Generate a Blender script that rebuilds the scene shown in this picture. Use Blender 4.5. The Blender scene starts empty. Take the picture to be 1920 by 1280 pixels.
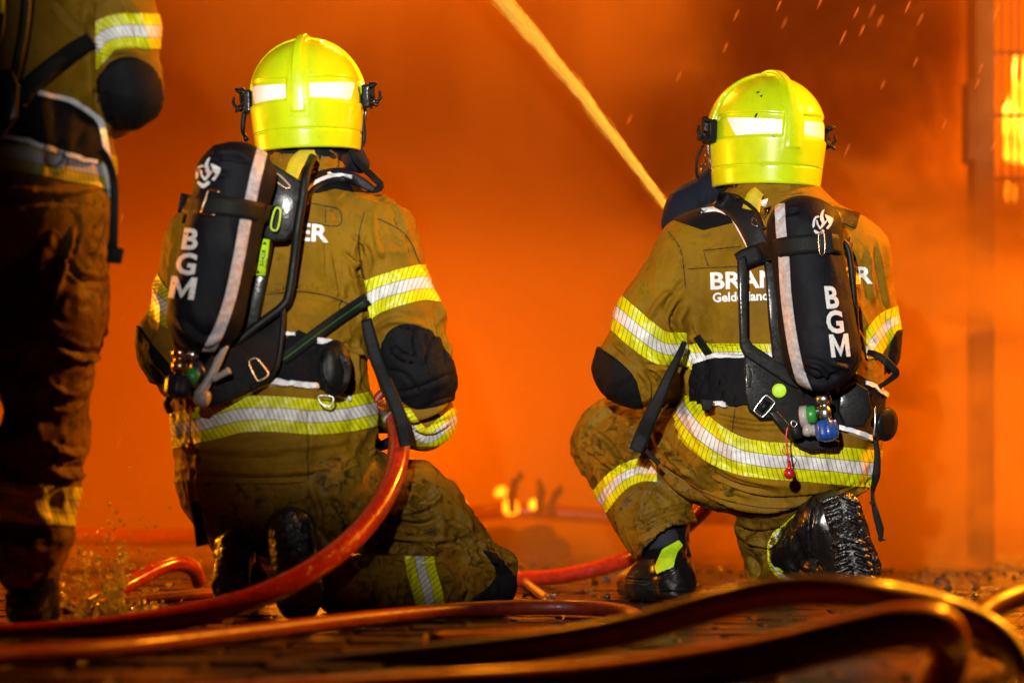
import bpy, bmesh, math, random
import numpy as np
from mathutils import Vector
from mathutils.bvhtree import BVHTree
R = math.radians
S = bpy.context.scene
COL = S.collection
# ---------------------------------------------------------------- camera
F, PITCH, CH = 4150.0, 3.035, 0.35
cam = bpy.data.cameras.new('camera'); cam.sensor_width = 36; cam.lens = 36*F/1920
cam.clip_end = 200; cam.clip_start = .05
camo = bpy.data.objects.new('camera', cam); COL.objects.link(camo)
camo.location = (0, 0, CH); camo.rotation_euler = (R(90+PITCH), 0, 0)
cam.dof.use_dof = True; cam.dof.focus_distance = 5.25; cam.dof.aperture_fstop = 1.5
S.camera = camo
# ---------------------------------------------------------------- world
W = bpy.data.worlds.new('World'); S.world = W; W.use_nodes = True
wn = W.node_tree.nodes; wl = W.node_tree.links
sky = wn.new('ShaderNodeTexSky'); sky.sky_type = 'NISHITA'; sky.sun_disc = False
sky.sun_elevation = R(-6); sky.sun_rotation = R(200)
wl.new(sky.outputs[0], wn['Background'].inputs[0]); wn['Background'].inputs[1].default_value = .05
# ---------------------------------------------------------------- lights
def lamp(kind, name, loc, power, color, size=.5, target=None, **kw):
    d = bpy.data.lights.new(name, kind); d.energy = power; d.color = color
    if kind == 'AREA': d.size = size
    else: d.shadow_soft_size = size
    for k, v in kw.items(): setattr(d, k, v)
    o = bpy.data.objects.new(name, d); COL.objects.link(o); o.location = loc
    if target is not None:
        o.rotation_euler = (Vector(target)-Vector(loc)).to_track_quat('-Z', 'Y').to_euler()
    return o
FIRE = (1, .30, .008)
lamp('SPOT', 'floodlight', (-.38, .2, 1.25), 1450, (1, .97, .90), .05, target=(.46, 5.2, 1.40), spot_size=R(37.5), spot_blend=.68)
lamp('POINT', 'fire_fill_light', (2.15, 9.0, .6), 480, FIRE, .5)
lamp('POINT', 'fire_fill_light', (2.55, 7.7, .8), 520, FIRE, .25)
lamp('POINT', 'fire_fill_light', (-.6, 10.6, .5), 270, FIRE, .6)
lamp('POINT', 'fire_fill_light', (2.6, 5.75, 2.3), 1050, FIRE, .15)
lamp('POINT', 'fire_fill_light', (-.22, 6.85, 2.25), 130, FIRE, .15)  # added out of view above, to brighten the water jet
lamp('POINT', 'fire_fill_light', (-2.5, 6.1, .9), 250, FIRE, .15)
S.render.engine = 'CYCLES'
S.view_settings.view_transform = 'Standard'; S.view_settings.look = 'None'
S.view_settings.exposure = 0; S.view_settings.gamma = 1
S.cycles.use_denoising = True
S.cycles.max_bounces = 6; S.cycles.volume_bounces = 1; S.cycles.transparent_max_bounces = 16
S.cycles.volume_max_steps = 256; S.cycles.volume_step_rate = .5
S.cycles.caustics_reflective = False; S.cycles.caustics_refractive = False
# ================================================================ helpers
CP = R(PITCH)
def P(x, y, d):
    """photograph pixel (1920 wide) at world depth d -> world point"""
    v1 = F*math.cos(CP)+(y-640)*math.sin(CP); v2 = F*math.sin(CP)-(y-640)*math.cos(CP)
    return np.array(((x-960)/v1*d, d, CH+v2/v1*d))
def G(x, y, z=0.):
    """pixel -> point on the plane z"""
    v1 = F*math.cos(CP)+(y-640)*math.sin(CP); v2 = F*math.sin(CP)-(y-640)*math.cos(CP)
    return P(x, y, (z-CH)*v1/v2)
def PX(v):
    """world -> pixel"""
    v = np.asarray(v, float); x = v[..., 0]; y = v[..., 1]; z = v[..., 2]-CH
    f = y*math.cos(CP)+z*math.sin(CP); u = -y*math.sin(CP)+z*math.cos(CP)
    return 960+F*x/f, 640-F*u/f
EYE = np.array((0, 0, CH))
def wo(o):
    w = Vector((0, 0, 0))
    while o is not None: w += o.location; o = o.parent
    return np.array(w)
def smooth01(t): t = np.clip(t, 0, 1); return t*t*(3-2*t)
# ---- value noise
_rs = np.random.RandomState(7); _tab = _rs.rand(4096).astype(np.float32)
def vnoise(p):
    i = np.floor(p).astype(np.int64); f = p-i; f = f*f*(3-2*f); r = 0
    for dx in (0, 1):
        for dy in (0, 1):
            for dz in (0, 1):
                h = ((i[:, 0]+dx)*73856093 ^ (i[:, 1]+dy)*19349663 ^ (i[:, 2]+dz)*83492791) & 4095
                w = (f[:, 0] if dx else 1-f[:, 0])*(f[:, 1] if dy else 1-f[:, 1])*(f[:, 2] if dz else 1-f[:, 2])
                r = r+_tab[h]*w
    return r*2-1
def folds(p, amp, sc=(11, 11, 9), seed=0.):
    q = p*np.array(sc)+seed
    w = np.stack([vnoise(q*.5+9), vnoise(q*.5+31), vnoise(q*.5+57)], 1)*1.4
    a = vnoise(q+w); b = vnoise(q*2.3+w*1.5+5)
    g = .5+.5*vnoise(q*.6+77)
    r = (1-2.6*np.abs(a)**.8)*.8+(1-2.6*np.abs(b)**.85)*.42*g
    return amp*r*(.45+.9*g)
# ---- mesh objects
def mk(name, V, Fc, mat=None, parent=None, smooth=True, uv=None, label=None, **props):
    V = np.asarray(V, float)
    if parent is not None: V = V-wo(parent)
    me = bpy.data.meshes.new(name)
    if isinstance(Fc, np.ndarray):
        n, k = Fc.shape
        me.vertices.add(len(V)); me.vertices.foreach_set('co', V.astype(np.float32).ravel())
        me.loops.add(n*k); me.loops.foreach_set('vertex_index', Fc.astype(np.int32).ravel())
        me.polygons.add(n); me.polygons.foreach_set('loop_start', np.arange(0, n*k, k, dtype=np.int32))
        me.polygons.foreach_set('loop_total', np.full(n, k, np.int32)); me.update(calc_edges=True)
    else:
        me.from_pydata([tuple(v) for v in V], [], Fc)
    if uv is not None:
        l = me.uv_layers.new(name='UVMap'); vi = np.zeros(len(me.loops), np.int32); me.loops.foreach_get('vertex_index', vi)
        l.data.foreach_set('uv', np.asarray(uv, np.float32)[vi].ravel())
    me.validate()
    me.polygons.foreach_set('use_smooth', np.full(len(me.polygons), bool(smooth)))
    o = bpy.data.objects.new(name, me); COL.objects.link(o)
    if mat: me.materials.append(mat)
    if parent is not None: o.parent = parent
    if label: o['label'] = label
    for k, v in props.items(): o[k] = v
    return o
def thing(name, label, cat, loc, group=None):
    o = bpy.data.objects.new(name, None); COL.objects.link(o); o.location = [float(c) for c in loc]
    o.empty_display_size = .1; o['label'] = label; o['category'] = cat
    if group: o['group'] = group
    return o
class MB:
    """gathers pieces into one mesh"""
    def __init__(s): s.V = []; s.F = []
    def add(s, V, Fc):
        n = len(s.V); s.V += [tuple(v) for v in V]; s.F += [tuple(int(i)+n for i in f) for f in Fc]; return s
    def obj(s, name, mat, parent=None, **k): return mk(name, np.array(s.V), s.F, mat, parent, **k)
def vnormals(V, T):
    n = np.zeros_like(V)
    for k in range(T.shape[1]-2):
        a, b, c = V[T[:, 0]], V[T[:, k+1]], V[T[:, k+2]]
        f = np.cross(b-a, c-a)
        for i in (T[:, 0], T[:, k+1], T[:, k+2]):
            for j in range(3): n[:, j] += np.bincount(i, f[:, j], len(V))
    return n/np.maximum(np.linalg.norm(n, axis=1, keepdims=True), 1e-12)
# ---- signed distance volumes
class SDF:
    def __init__(s, lo, hi, h):
        s.lo = np.array(lo, float); s.h = h; s.n = np.ceil((np.array(hi)-s.lo)/h).astype(int)+1
        s.ax = [(s.lo[i]+h*np.arange(s.n[i])).astype(np.float32) for i in range(3)]
        s.f = np.full(tuple(s.n), 1., np.float32)
    def block(s, lo, hi):
        a = np.maximum(np.floor((np.array(lo)-s.lo)/s.h).astype(int), 0); b = np.minimum(np.ceil((np.array(hi)-s.lo)/s.h).astype(int)+1, s.n)
        if (b <= a).any(): return None, None
        sl = tuple(slice(a[i], b[i]) for i in range(3))
        return sl, (s.ax[0][sl[0]][:, None, None], s.ax[1][sl[1]][None, :, None], s.ax[2][sl[2]][None, None, :])
    def blend(s, sl, d, k, sub=False):
        f = s.f[sl]
        if sub: f, d = -f, d
        if k > 0:
            h = np.clip(.5+.5*(f-d)/k, 0, 1); r = f+(d-f)*h-k*h*(1-h)
        else: r = np.minimum(f, d)
        s.f[sl] = -r if sub else r
    def cone(s, a, b, ra, rb, k=.02, sy=1., sub=False, sx=1.):
        a = np.array(a, float); b = np.array(b, float); m = max(ra, rb)*max(1, sy, sx)+k+3*s.h+.02
        sl, g = s.block(np.minimum(a, b)-m, np.maximum(a, b)+m)
        if sl is None: return s
        sc = np.array((1/sx, 1/sy, 1)); a2 = a*sc; ba = b*sc-a2; L = float(ba@ba)+1e-9
        X, Y, Z = g[0]/sx-a2[0], g[1]/sy-a2[1], g[2]-a2[2]
        t = np.clip((X*ba[0]+Y*ba[1]+Z*ba[2])/L, 0, 1)
        d = np.sqrt((X-t*ba[0])**2+(Y-t*ba[1])**2+(Z-t*ba[2])**2)-(ra+(rb-ra)*t)
        s.blend(sl, d*min(1, sy, sx)**.5, k, sub); return s
    def ell(s, c, r, k=.01, sub=False):
        c = np.array(c, float); r = np.array(r, float)
        sl, g = s.block(c-r*1.15-k-3*s.h, c+r*1.15+k+3*s.h)
        if sl is None: return s
        q = np.sqrt(((g[0]-c[0])/r[0])**2+((g[1]-c[1])/r[1])**2+((g[2]-c[2])/r[2])**2)
        s.blend(sl, (q-1)*r.min(), k, sub); return s
    def box(s, c, hx, Rm=None, rnd=.004, k=.002, sub=False):
        c = np.array(c, float); hx = np.array(hx, float); m = np.linalg.norm(hx)+k+3*s.h
        sl, g = s.block(c-m, c+m)
        if sl is None: return s
        M = np.eye(3) if Rm is None else np.array(Rm)
        X, Y, Z = g[0]-c[0], g[1]-c[1], g[2]-c[2]
        q = [np.abs(M[0, i]*X+M[1, i]*Y+M[2, i]*Z)-(hx[i]-rnd) for i in range(3)]
        d = np.sqrt(sum(np.maximum(v, 0)**2 for v in q))+np.minimum(np.maximum(np.maximum(q[0], q[1]), q[2]), 0)-rnd
        s.blend(sl, d, k, sub); return s
    def cut(s, fn):
        """intersect with fn(X,Y,Z) < 0"""
        s.f = np.maximum(s.f, fn(s.ax[0][:, None, None], s.ax[1][None, :, None], s.ax[2][None, None, :]).astype(np.float32)); return s
    def mesh(s):
        f = s.f; f = np.pad(f, 1, constant_values=1.); lo = s.lo-s.h; n = np.array(f.shape); ins = f < 0
        c = np.zeros(n-1, np.int8)
        for dx in (0, 1):
            for dy in (0, 1):
                for dz in (0, 1): c += ins[dx:n[0]-1+dx, dy:n[1]-1+dy, dz:n[2]-1+dz]
        I = np.argwhere((c > 0) & (c < 8)); idx = np.full(tuple(n-1), -1, np.int64); idx[tuple(I.T)] = np.arange(len(I))
        acc = np.zeros((len(I), 3)); cnt = np.zeros(len(I)); K = [(a, b, d) for a in (0, 1) for b in (0, 1) for d in (0, 1)]
        for ax in range(3):
            for k in K:
                if k[ax]: continue
                k2 = list(k); k2[ax] = 1
                A = f[I[:, 0]+k[0], I[:, 1]+k[1], I[:, 2]+k[2]]; B = f[I[:, 0]+k2[0], I[:, 1]+k2[1], I[:, 2]+k2[2]]
                m = (A < 0) != (B < 0); t = np.where(m, A/np.where(m, A-B, 1), 0)
                p = np.array(k, float)[None]+0*acc; p[:, ax] += t; acc += p*m[:, None]; cnt += m
        V = lo+(I+acc/cnt[:, None])*s.h
        Q = []
        for ax in range(3):
            u, v = (ax+1) % 3, (ax+2) % 3
            e = [slice(None)]*3; e[ax] = slice(0, -1); e2 = [slice(None)]*3; e2[ax] = slice(1, None)
            a, b = ins[tuple(e)], ins[tuple(e2)]; E = np.argwhere(a != b); s0 = a[tuple(E.T)]
            E, s0 = E[(E[:, u] > 0) & (E[:, v] > 0)], s0[(E[:, u] > 0) & (E[:, v] > 0)]
            def at(du, dv):
                q = E.copy(); q[:, u] -= du; q[:, v] -= dv; return idx[q[:, 0], q[:, 1], q[:, 2]]
            q = np.stack([at(1, 1), at(0, 1), at(0, 0), at(1, 0)], 1); q[~s0] = q[~s0][:, ::-1]; Q.append(q)
        return V, np.concatenate(Q)
def relax(V, Q, it=1, w=.5):
    for _ in range(it):
        acc = np.zeros_like(V); cnt = np.zeros(len(V))
        for k in range(4):
            a, b = Q[:, k], Q[:, (k+1) % 4]
            for j in range(3): acc[:, j] += np.bincount(a, V[b, j], len(V))+np.bincount(b, V[a, j], len(V))
            cnt += np.bincount(a, minlength=len(V))+np.bincount(b, minlength=len(V))
        V = V*(1-w)+w*acc/cnt[:, None]
    return V
# ---- pixel-space curves
def spline(pts, n=8, closed=False):
    p = np.array(pts, float); m = len(p)
    if m < 3 and not closed: return np.array([p[0]+(p[-1]-p[0])*t for t in np.linspace(0, 1, n+1)])
    if closed: q = np.concatenate([p[-1:], p, p[:2]]); segs = m
    else: q = np.concatenate([2*p[:1]-p[1:2], p, 2*p[-1:]-p[-2:-1]]); segs = m-1
    out = []
    for i in range(segs):
        a, b, c, d = q[i:i+4]
        for t in np.arange(n)/n: out.append(.5*((2*b)+(c-a)*t+(2*a-5*b+4*c-d)*t*t+(3*b-a-3*c+d)*t**3))
    if not closed: out.append(p[-1])
    return np.array(out)
def sdist(line, X, Y):
    """signed distance (positive below/right of travel) and arc length along a pixel polyline"""
    best = np.full(X.shape, 1e9); sg = np.zeros(X.shape); ar = np.zeros(X.shape); L = 0
    for i in range(len(line)-1):
        a, b = line[i], line[i+1]; dx, dy = b-a; l = math.hypot(dx, dy)+1e-9
        t = ((X-a[0])*dx+(Y-a[1])*dy)/l; tc = np.clip(t, 0 if i else -1e4, l if i < len(line)-2 else 1e4)
        d = np.hypot(X-a[0]-dx/l*tc, Y-a[1]-dy/l*tc); m = d < best
        best[m] = d[m]; sg[m] = ((dx*(Y-a[1])-dy*(X-a[0]))/l)[m]; ar[m] = (L+tc)[m]; L += l
    return np.sign(sg)*best, ar
def pdist(poly, X, Y):
    """positive inside a pixel polygon"""
    p = np.asarray(poly, float); best = np.full(X.shape, 1e9); ins = np.zeros(X.shape, bool)
    for i in range(len(p)):
        a, b = p[i], p[(i+1) % len(p)]; dx, dy = b-a; l2 = dx*dx+dy*dy+1e-9
        t = np.clip(((X-a[0])*dx+(Y-a[1])*dy)/l2, 0, 1); best = np.minimum(best, np.hypot(X-a[0]-dx*t, Y-a[1]-dy*t))
        c = (a[1] > Y) != (b[1] > Y); ins ^= c & (X < dx*(Y-a[1])/(dy if abs(dy) > 1e-9 else 1e-9)+a[0])
    return np.where(ins, best, -best)
class Surf:
    """a surface one can wrinkle and cut strips and patches out of"""
    def __init__(s, V, Q): s.V = V; s.Q = Q; s.upd()
    def upd(s):
        s.N = vnormals(s.V, s.Q); s.T = np.concatenate([s.Q[:, [0, 1, 2]], s.Q[:, [0, 2, 3]]]) if s.Q.shape[1] == 4 else s.Q
        s.x, s.y = PX(s.V); s._b = None
    @property
    def bvh(s):
        if s._b is None: s._b = BVHTree.FromPolygons(s.V.tolist(), s.T.tolist())
        return s._b
    def disp(s, d): s.V = s.V+s.N*np.asarray(d)[:, None]; s.upd()
    def strokes(s, L, near=True):
        """L: (points, width px, amplitude mm): ridges (+) and creases (-)"""
        vd = s.V-EYE; vd /= np.linalg.norm(vd, axis=1, keepdims=True); w = smooth01(-(s.N*vd).sum(1)*3+.3); tot = np.zeros(len(s.V))
        for pts, wd, amp in L:
            l = spline(pts, 5); lo, hi = l.min(0)-wd*3, l.max(0)+wd*3
            m = np.flatnonzero((s.x > lo[0]) & (s.x < hi[0]) & (s.y > lo[1]) & (s.y < hi[1]) & (w > 0))
            if not len(m): continue
            X, Y = s.x[m], s.y[m]; best = np.full(X.shape, 1e9); ar = np.zeros(X.shape); A = 0
            for i in range(len(l)-1):
                a, b = l[i], l[i+1]; e = b-a; ln = np.hypot(*e)+1e-9; t = np.clip(((X-a[0])*e[0]+(Y-a[1])*e[1])/ln, 0, ln)
                d = np.hypot(X-a[0]-e[0]/ln*t, Y-a[1]-e[1]/ln*t); q = d < best; best[q] = d[q]; ar[q] = (A+t)[q]; A += ln
            u = best/wd; tp = smooth01(np.minimum(ar, A-ar)/(A*.3)+.15)
            tot[m] += amp*.0021*(1.25-1.6*u*u)*np.exp(-u*u)*.8*tp*w[m]
        s.disp(tot)
    def patch(s, name, fields, mat, parent, off=.002, wall=.004, uv=None, puff=0, soft=.01, **k):
        """clip by fields (each per-vertex, keep > 0); lift by off; give it edges"""
        V, N, T = s.V, s.N, s.T; X = np.stack([s.x, s.y]+[np.asarray(f, float) for f in fields]+([uv[0], uv[1]] if uv is not None else []), 1)
        keep0 = np.ones(len(V), bool)
        for j in range(len(fields)):
            f = X[:, 2+j]; c = (f[T] > 0).sum(1); full = T[c == 3]; new = []; VN = []; XN = []; NN = []; ek = {}; base = len(V)
            part = T[(c == 1) | (c == 2)]
            if len(part):
                pf = f[part] > 0; one = pf.sum(1) == 1
                r = np.where(one, pf.argmax(1), (~pf).argmax(1)); rr = np.arange(len(part))
                a, b, d = part[rr, r], part[rr, (r+1) % 3], part[rr, (r+2) % 3]
                def cutp(u, v):
                    lo, hi = np.minimum(u, v), np.maximum(u, v); return lo*len(V)+hi
                keys = np.concatenate([cutp(a, b), cutp(a, d)]); uq, inv = np.unique(keys, return_inverse=True); inv = inv.ravel()
                lo, hi = uq//len(V), uq % len(V); t = (f[lo]/(f[lo]-f[hi]))[:, None]
                V = np.concatenate([V, V[lo]+(V[hi]-V[lo])*t]); N = np.concatenate([N, N[lo]+(N[hi]-N[lo])*t]); X = np.concatenate([X, X[lo]+(X[hi]-X[lo])*t])
                e1, e2 = base+inv[:len(part)], base+inv[len(part):]
                T = np.concatenate([full, np.stack([a, e1, e2], 1)[one], np.stack([e1, b, d], 1)[~one], np.stack([e1, d, e2], 1)[~one]])
            else: T = full
        if not len(T): print('empty patch', name, k); return None
        if name in ('seam', 'shoulder_badge', 'piping', 'reflective_band', 'reflective_strip'):
            lb = np.arange(len(V))
            for _ in range(4000):
                mn = lb[T].min(1); nl = lb.copy()
                for c in range(3): np.minimum.at(nl, T[:, c], mn)
                nl = nl[nl]
                if (nl == lb).all(): break
                lb = nl
            tl = lb[T[:, 0]]; ids, cn = np.unique(tl, return_counts=True); T = T[tl == ids[cn.argmax()]]
        u, inv = np.unique(T, return_inverse=True); T = inv.reshape(-1, 3); V, N, X = V[u], N[u], X[u]
        N = N/np.maximum(np.linalg.norm(N, axis=1, keepdims=True), 1e-9); o = np.full(len(V), off)
        if puff:
            dd = X[:, 2:2+len(fields)].min(1); o = o+puff*smooth01(dd/soft)
        Vo = V+N*o[:, None]
        E = np.concatenate([T[:, [0, 1]], T[:, [1, 2]], T[:, [2, 0]]]); key = np.sort(E, 1); uq, ix, cn = np.unique(key[:, 0]*len(V)+key[:, 1], return_index=True, return_counts=True)
        B = E[ix[cn == 1]]; bu, binv = np.unique(B, return_inverse=True); B2 = binv.reshape(-1, 2); n0 = len(Vo); nb = len(bu)
        VV = np.concatenate([Vo, Vo[bu], (V-N*wall)[bu]])
        W = np.stack([B2[:, 1]+n0, B2[:, 0]+n0, B2[:, 0]+n0+nb, B2[:, 1]+n0+nb], 1)
        Tt = np.concatenate([T, W[:, [0, 1, 2]], W[:, [0, 2, 3]]])
        UV = None
        if uv is not None:
            q = X[:, -2:]; UV = np.concatenate([q, q[bu], q[bu]])
        ob = mk(name, VV, Tt, mat, parent, uv=UV, **k); return ob
    def band(s, name, line, w, mat, parent, extra=(), slant=.5, per=9., off=.0025, **k):
        l = spline(line, 8); d, a = sdist(l, s.x, s.y)
        return s.patch(name, [w/2-d, w/2+d]+list(extra), mat, parent, off=off, uv=((a+d*slant)/per, d/w+.5), **k)
    def poly(s, name, pts, mat, parent, extra=(), curved=True, **k):
        p = spline(pts, 6, True) if curved else pts
        return s.patch(name, [pdist(p, s.x, s.y)]+list(extra), mat, parent, **k)
def ray(bvhs, x, y, default, off=0.):
    q = P(x, y, 1.)-EYE; q = q/np.linalg.norm(q); best = None
    for b in bvhs:
        h = b.ray_cast(Vector(EYE), Vector(q))
        if h[0] is not None and (best is None or h[3] < best): best = h[3]
    if best is None: return P(x, y, default)-q*off
    return EYE+q*(best-off)
# ---- tubes, ribbons, plates, lathes
def tube(pts, r, n=12, sub=6, cap=True, jit=0.):
    p = spline(pts, sub) if sub > 1 else np.array(pts, float); m = len(p)
    rr = np.interp(np.linspace(0, 1, m), np.linspace(0, 1, len(r)), r) if hasattr(r, '__len__') else np.full(m, r)
    t = np.gradient(p, axis=0); t /= np.linalg.norm(t, axis=1, keepdims=True)+1e-9
    up = np.array((.13, .21, 1.)); V = []; prev = None
    for i in range(m):
        if prev is None: a = np.cross(t[i], up); 
        else: a = prev-t[i]*(prev@t[i])
        a /= np.linalg.norm(a)+1e-9; prev = a; b = np.cross(t[i], a)
        for k in range(n):
            th = 2*math.pi*k/n; q = rr[i]*(1+jit*math.sin(th*3+i*.7)) ; V.append(p[i]+(a*math.cos(th)+b*math.sin(th))*q)
    Fc = [(i*n+k, i*n+(k+1) % n, (i+1)*n+(k+1) % n, (i+1)*n+k) for i in range(m-1) for k in range(n)]
    if cap: Fc += [tuple(range(n-1, -1, -1)), tuple((m-1)*n+k for k in range(n))]
    return V, Fc
def ribbon(pts, w, d, bvhs=(), off=.006, th=.003, rows=4, sub=6, flat=None):
    """strap along pixel points; d = depth (number or list) where no surface is met"""
    l = spline(pts, sub); m = len(l); d = np.interp(np.linspace(0, 1, m), np.linspace(0, 1, len(d)), d) if hasattr(d, '__len__') else np.full(m, d)
    w = np.interp(np.linspace(0, 1, m), np.linspace(0, 1, len(w)), w) if hasattr(w, '__len__') else np.full(m, w)
    t = np.gradient(l, axis=0); t /= np.linalg.norm(t, axis=1, keepdims=True); nr = np.stack([-t[:, 1], t[:, 0]], 1)
    D = np.zeros((m, rows+1))
    for i in range(m):
        for j in range(rows+1):
            q = l[i]+nr[i]*w[i]*(j/rows-.5); D[i, j] = ray(bvhs, q[0], q[1], d[i])[1] if bvhs else d[i]
    if bvhs:
        for _ in range(3):
            E = np.pad(D, ((1, 1), (0, 0)), mode='edge'); D = np.minimum(D, (E[:-2]+E[2:]+2*D)/4+.0005)
        for _ in range(2):
            E = np.pad(D, ((1, 1), (0, 0)), mode='edge'); D = (E[:-2]+E[2:]+2*D)/4
    V = []
    for lay in (off+th, off):
        for i in range(m):
            for j in range(rows+1):
                q = l[i]+nr[i]*w[i]*(j/rows-.5); e = .0012*(1-abs(j/rows*2-1)**6) if lay > off else 0
                V.append(P(q[0], q[1], D[i, j]-lay-e))
    N = m*(rows+1); Fc = []; r1 = rows+1
    for i in range(m-1):
        for j in range(rows):
            a = i*r1+j; Fc.append((a, a+1, a+r1+1, a+r1)); Fc.append((N+a, N+a+r1, N+a+r1+1, N+a+1))
        for j, fl in ((0, 0), (rows, 1)):
            a = i*r1+j; b = a+r1; f = (a, b, N+b, N+a); Fc.append(f if not fl else f[::-1])
    for i, fl in ((0, 1), (m-1, 0)):
        for j in range(rows):
            a = i*r1+j; f = (a, a+1, N+a+1, N+a); Fc.append(f[::-1] if not fl else f)
    return V, Fc
def plate(poly, d, th, curved=False, bev=.002):
    """outline in pixels at depth d (number or one per point), extruded away from the eye and bevelled"""
    p = spline(poly, 4, True) if curved else np.array(poly, float); n = len(p)
    dd = np.interp(np.arange(n)/n*len(d), np.arange(len(d)+1), list(d)+[d[0]]) if hasattr(d, '__len__') else np.full(n, d)
    bm = bmesh.new(); f = [bm.verts.new(P(p[i][0], p[i][1], dd[i])) for i in range(n)]; b = [bm.verts.new(P(p[i][0], p[i][1], dd[i])+np.array((0, th, 0))) for i in range(n)]
    bm.faces.new(f); bm.faces.new(b[::-1]); [bm.faces.new((f[i], b[i], b[(i+1) % n], f[(i+1) % n])) for i in range(n)]
    bmesh.ops.recalc_face_normals(bm, faces=bm.faces)
    if bev:
        e = [x for x in bm.edges if x.calc_face_angle(0) > .3]
        bmesh.ops.bevel(bm, geom=e, offset=bev, segments=2, profile=.6, affect='EDGES', clamp_overlap=True)
    bmesh.ops.triangulate(bm, faces=[q for q in bm.faces if len(q.verts) > 4])
    bm.verts.ensure_lookup_table(); V = [tuple(v.co) for v in bm.verts]; Fc = [tuple(v.index for v in q.verts) for q in bm.faces]; bm.free(); return V, Fc
def lathe(a, b, prof, n=20, lobes=0, amp=0.):
    """prof: (t along a->b, radius)"""
    a = np.array(a, float); b = np.array(b, float); ax = b-a; L = np.linalg.norm(ax); ax = ax/L
    u = np.cross(ax, (.3, .2, .93)); u /= np.linalg.norm(u); w = np.cross(ax, u); V = []
    for t, r in prof:
        for k in range(n):
            th = 2*math.pi*k/n; q = r*(1+amp*math.cos(lobes*th)); V.append(a+ax*L*t+(u*math.cos(th)+w*math.sin(th))*q)
    m = len(prof); Fc = [(i*n+k, (i+1)*n+k, (i+1)*n+(k+1) % n, i*n+(k+1) % n) for i in range(m-1) for k in range(n)]
    Fc += [tuple(range(n)), tuple((m-1)*n+k for k in range(n-1, -1, -1))]; return V, Fc
def ball(c, r, n=14):
    return lathe(np.array(c)-(0, 0, 1.*r), np.array(c)+(0, 0, 1.*r), [((1-math.cos(t))/2, max(r*math.sin(t), 1e-4)) for t in np.linspace(0, math.pi, n)], n)
def ringpts(pts, rad):  # rounded closed loop for buckles
    return spline(pts, 4, True)
def loop_tube(pts3, r, n=8):
    p = spline(pts3, 4, True); p = np.concatenate([p, p[:1]]); return tube(p, r, n, 1, cap=False)
def text_obj(name, txt, bvhs, d, org, ux, uy, mat, parent, lift=.002, bold=.02, align='LEFT', **k):
    """letters laid on the surface: org pixel, ux = pixel vector of one em along the line, uy = upwards"""
    c = bpy.data.curves.new('t', 'FONT'); c.body = txt; c.size = 1; c.offset = bold; c.align_x = align; c.resolution_u = 3
    o = bpy.data.objects.new('t', c); COL.objects.link(o); dg = bpy.context.evaluated_depsgraph_get(); me = bpy.data.meshes.new_from_object(o.evaluated_get(dg))
    bpy.data.objects.remove(o); bm = bmesh.new(); bm.from_mesh(me); bpy.data.meshes.remove(me)
    bmesh.ops.triangulate(bm, faces=bm.faces); bmesh.ops.subdivide_edges(bm, edges=[e for e in bm.edges if e.calc_length() > .12], cuts=3, use_grid_fill=False); bmesh.ops.triangulate(bm, faces=bm.faces)
    V = []; 
    for v in bm.verts:
        x = org[0]+ux[0]*v.co.x+uy[0]*v.co.y; y = org[1]+ux[1]*v.co.x+uy[1]*v.co.y; q = ray(bvhs, x, y, 99., lift); V.append(q)
    bm.verts.index_update(); Fc = [tuple(v.index for v in f.verts) for f in bm.faces if all(V[v.index][1] < 50 for v in f.verts)]; bm.free()
    print(name, txt, 'px width', max(v[0] for v in [PX(q) for q in V])-org[0]); us = sorted({i for f in Fc for i in f}); ix = {a: b for b, a in enumerate(us)}; V = [V[i] for i in us]; Fc = [tuple(ix[i] for i in f) for f in Fc]
    return mk(name, np.array(V), Fc, mat, parent, smooth=False, **k)
def flat_obj(name, polys, bvhs, d, mat, parent, lift=.002, **k):
    """pixel polygons laid on the surface as thin print"""
    bm = bmesh.new()
    for p in polys:
        vs = [bm.verts.new((x, y, 0)) for x, y in p]; bm.faces.new(vs)
    bmesh.ops.triangulate(bm, faces=bm.faces); bmesh.ops.subdivide_edges(bm, edges=[e for e in bm.edges if e.calc_length() > 8], cuts=2); bmesh.ops.triangulate(bm, faces=bm.faces)
    V = [ray(bvhs, v.co.x, v.co.y, d, lift) for v in bm.verts]; bm.verts.index_update(); Fc = [tuple(v.index for v in f.verts) for f in bm.faces]; bm.free()
    return mk(name, np.array(V), Fc, mat, parent, smooth=False, **k)
# ================================================================ materials
def newmat(name):
    m = bpy.data.materials.new(name); m.use_nodes = True; return m, m.node_tree.nodes, m.node_tree.links, m.node_tree.nodes['Principled BSDF']
def ramp(n, l, src, stops):
    r = n.new('ShaderNodeValToRGB'); e = r.color_ramp.elements
    while len(e) < len(stops): e.new(.5)
    for q, (p, c) in zip(e, stops): q.position = p; q.color = (*c, 1) if len(c) == 3 else c
    l.new(src, r.inputs[0]); return r.outputs[0]
def noise(n, l, scale, detail=4, rough=.6, vec=None, dist=0.):
    t = n.new('ShaderNodeTexNoise'); t.inputs['Scale'].default_value = scale; t.inputs['Detail'].default_value = detail; t.inputs['Roughness'].default_value = rough; t.inputs['Distortion'].default_value = dist
    if vec is not None: l.new(vec, t.inputs['Vector'])
    return t.outputs[0]
def math2(n, l, op, a, b=None):
    m = n.new('ShaderNodeMath'); m.operation = op
    for i, v in enumerate((a, b)):
        if v is None: continue
        if hasattr(v, 'links') or hasattr(v, 'is_linked'): l.new(v, m.inputs[i])
        else: m.inputs[i].default_value = v
    return m.outputs[0]
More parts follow.
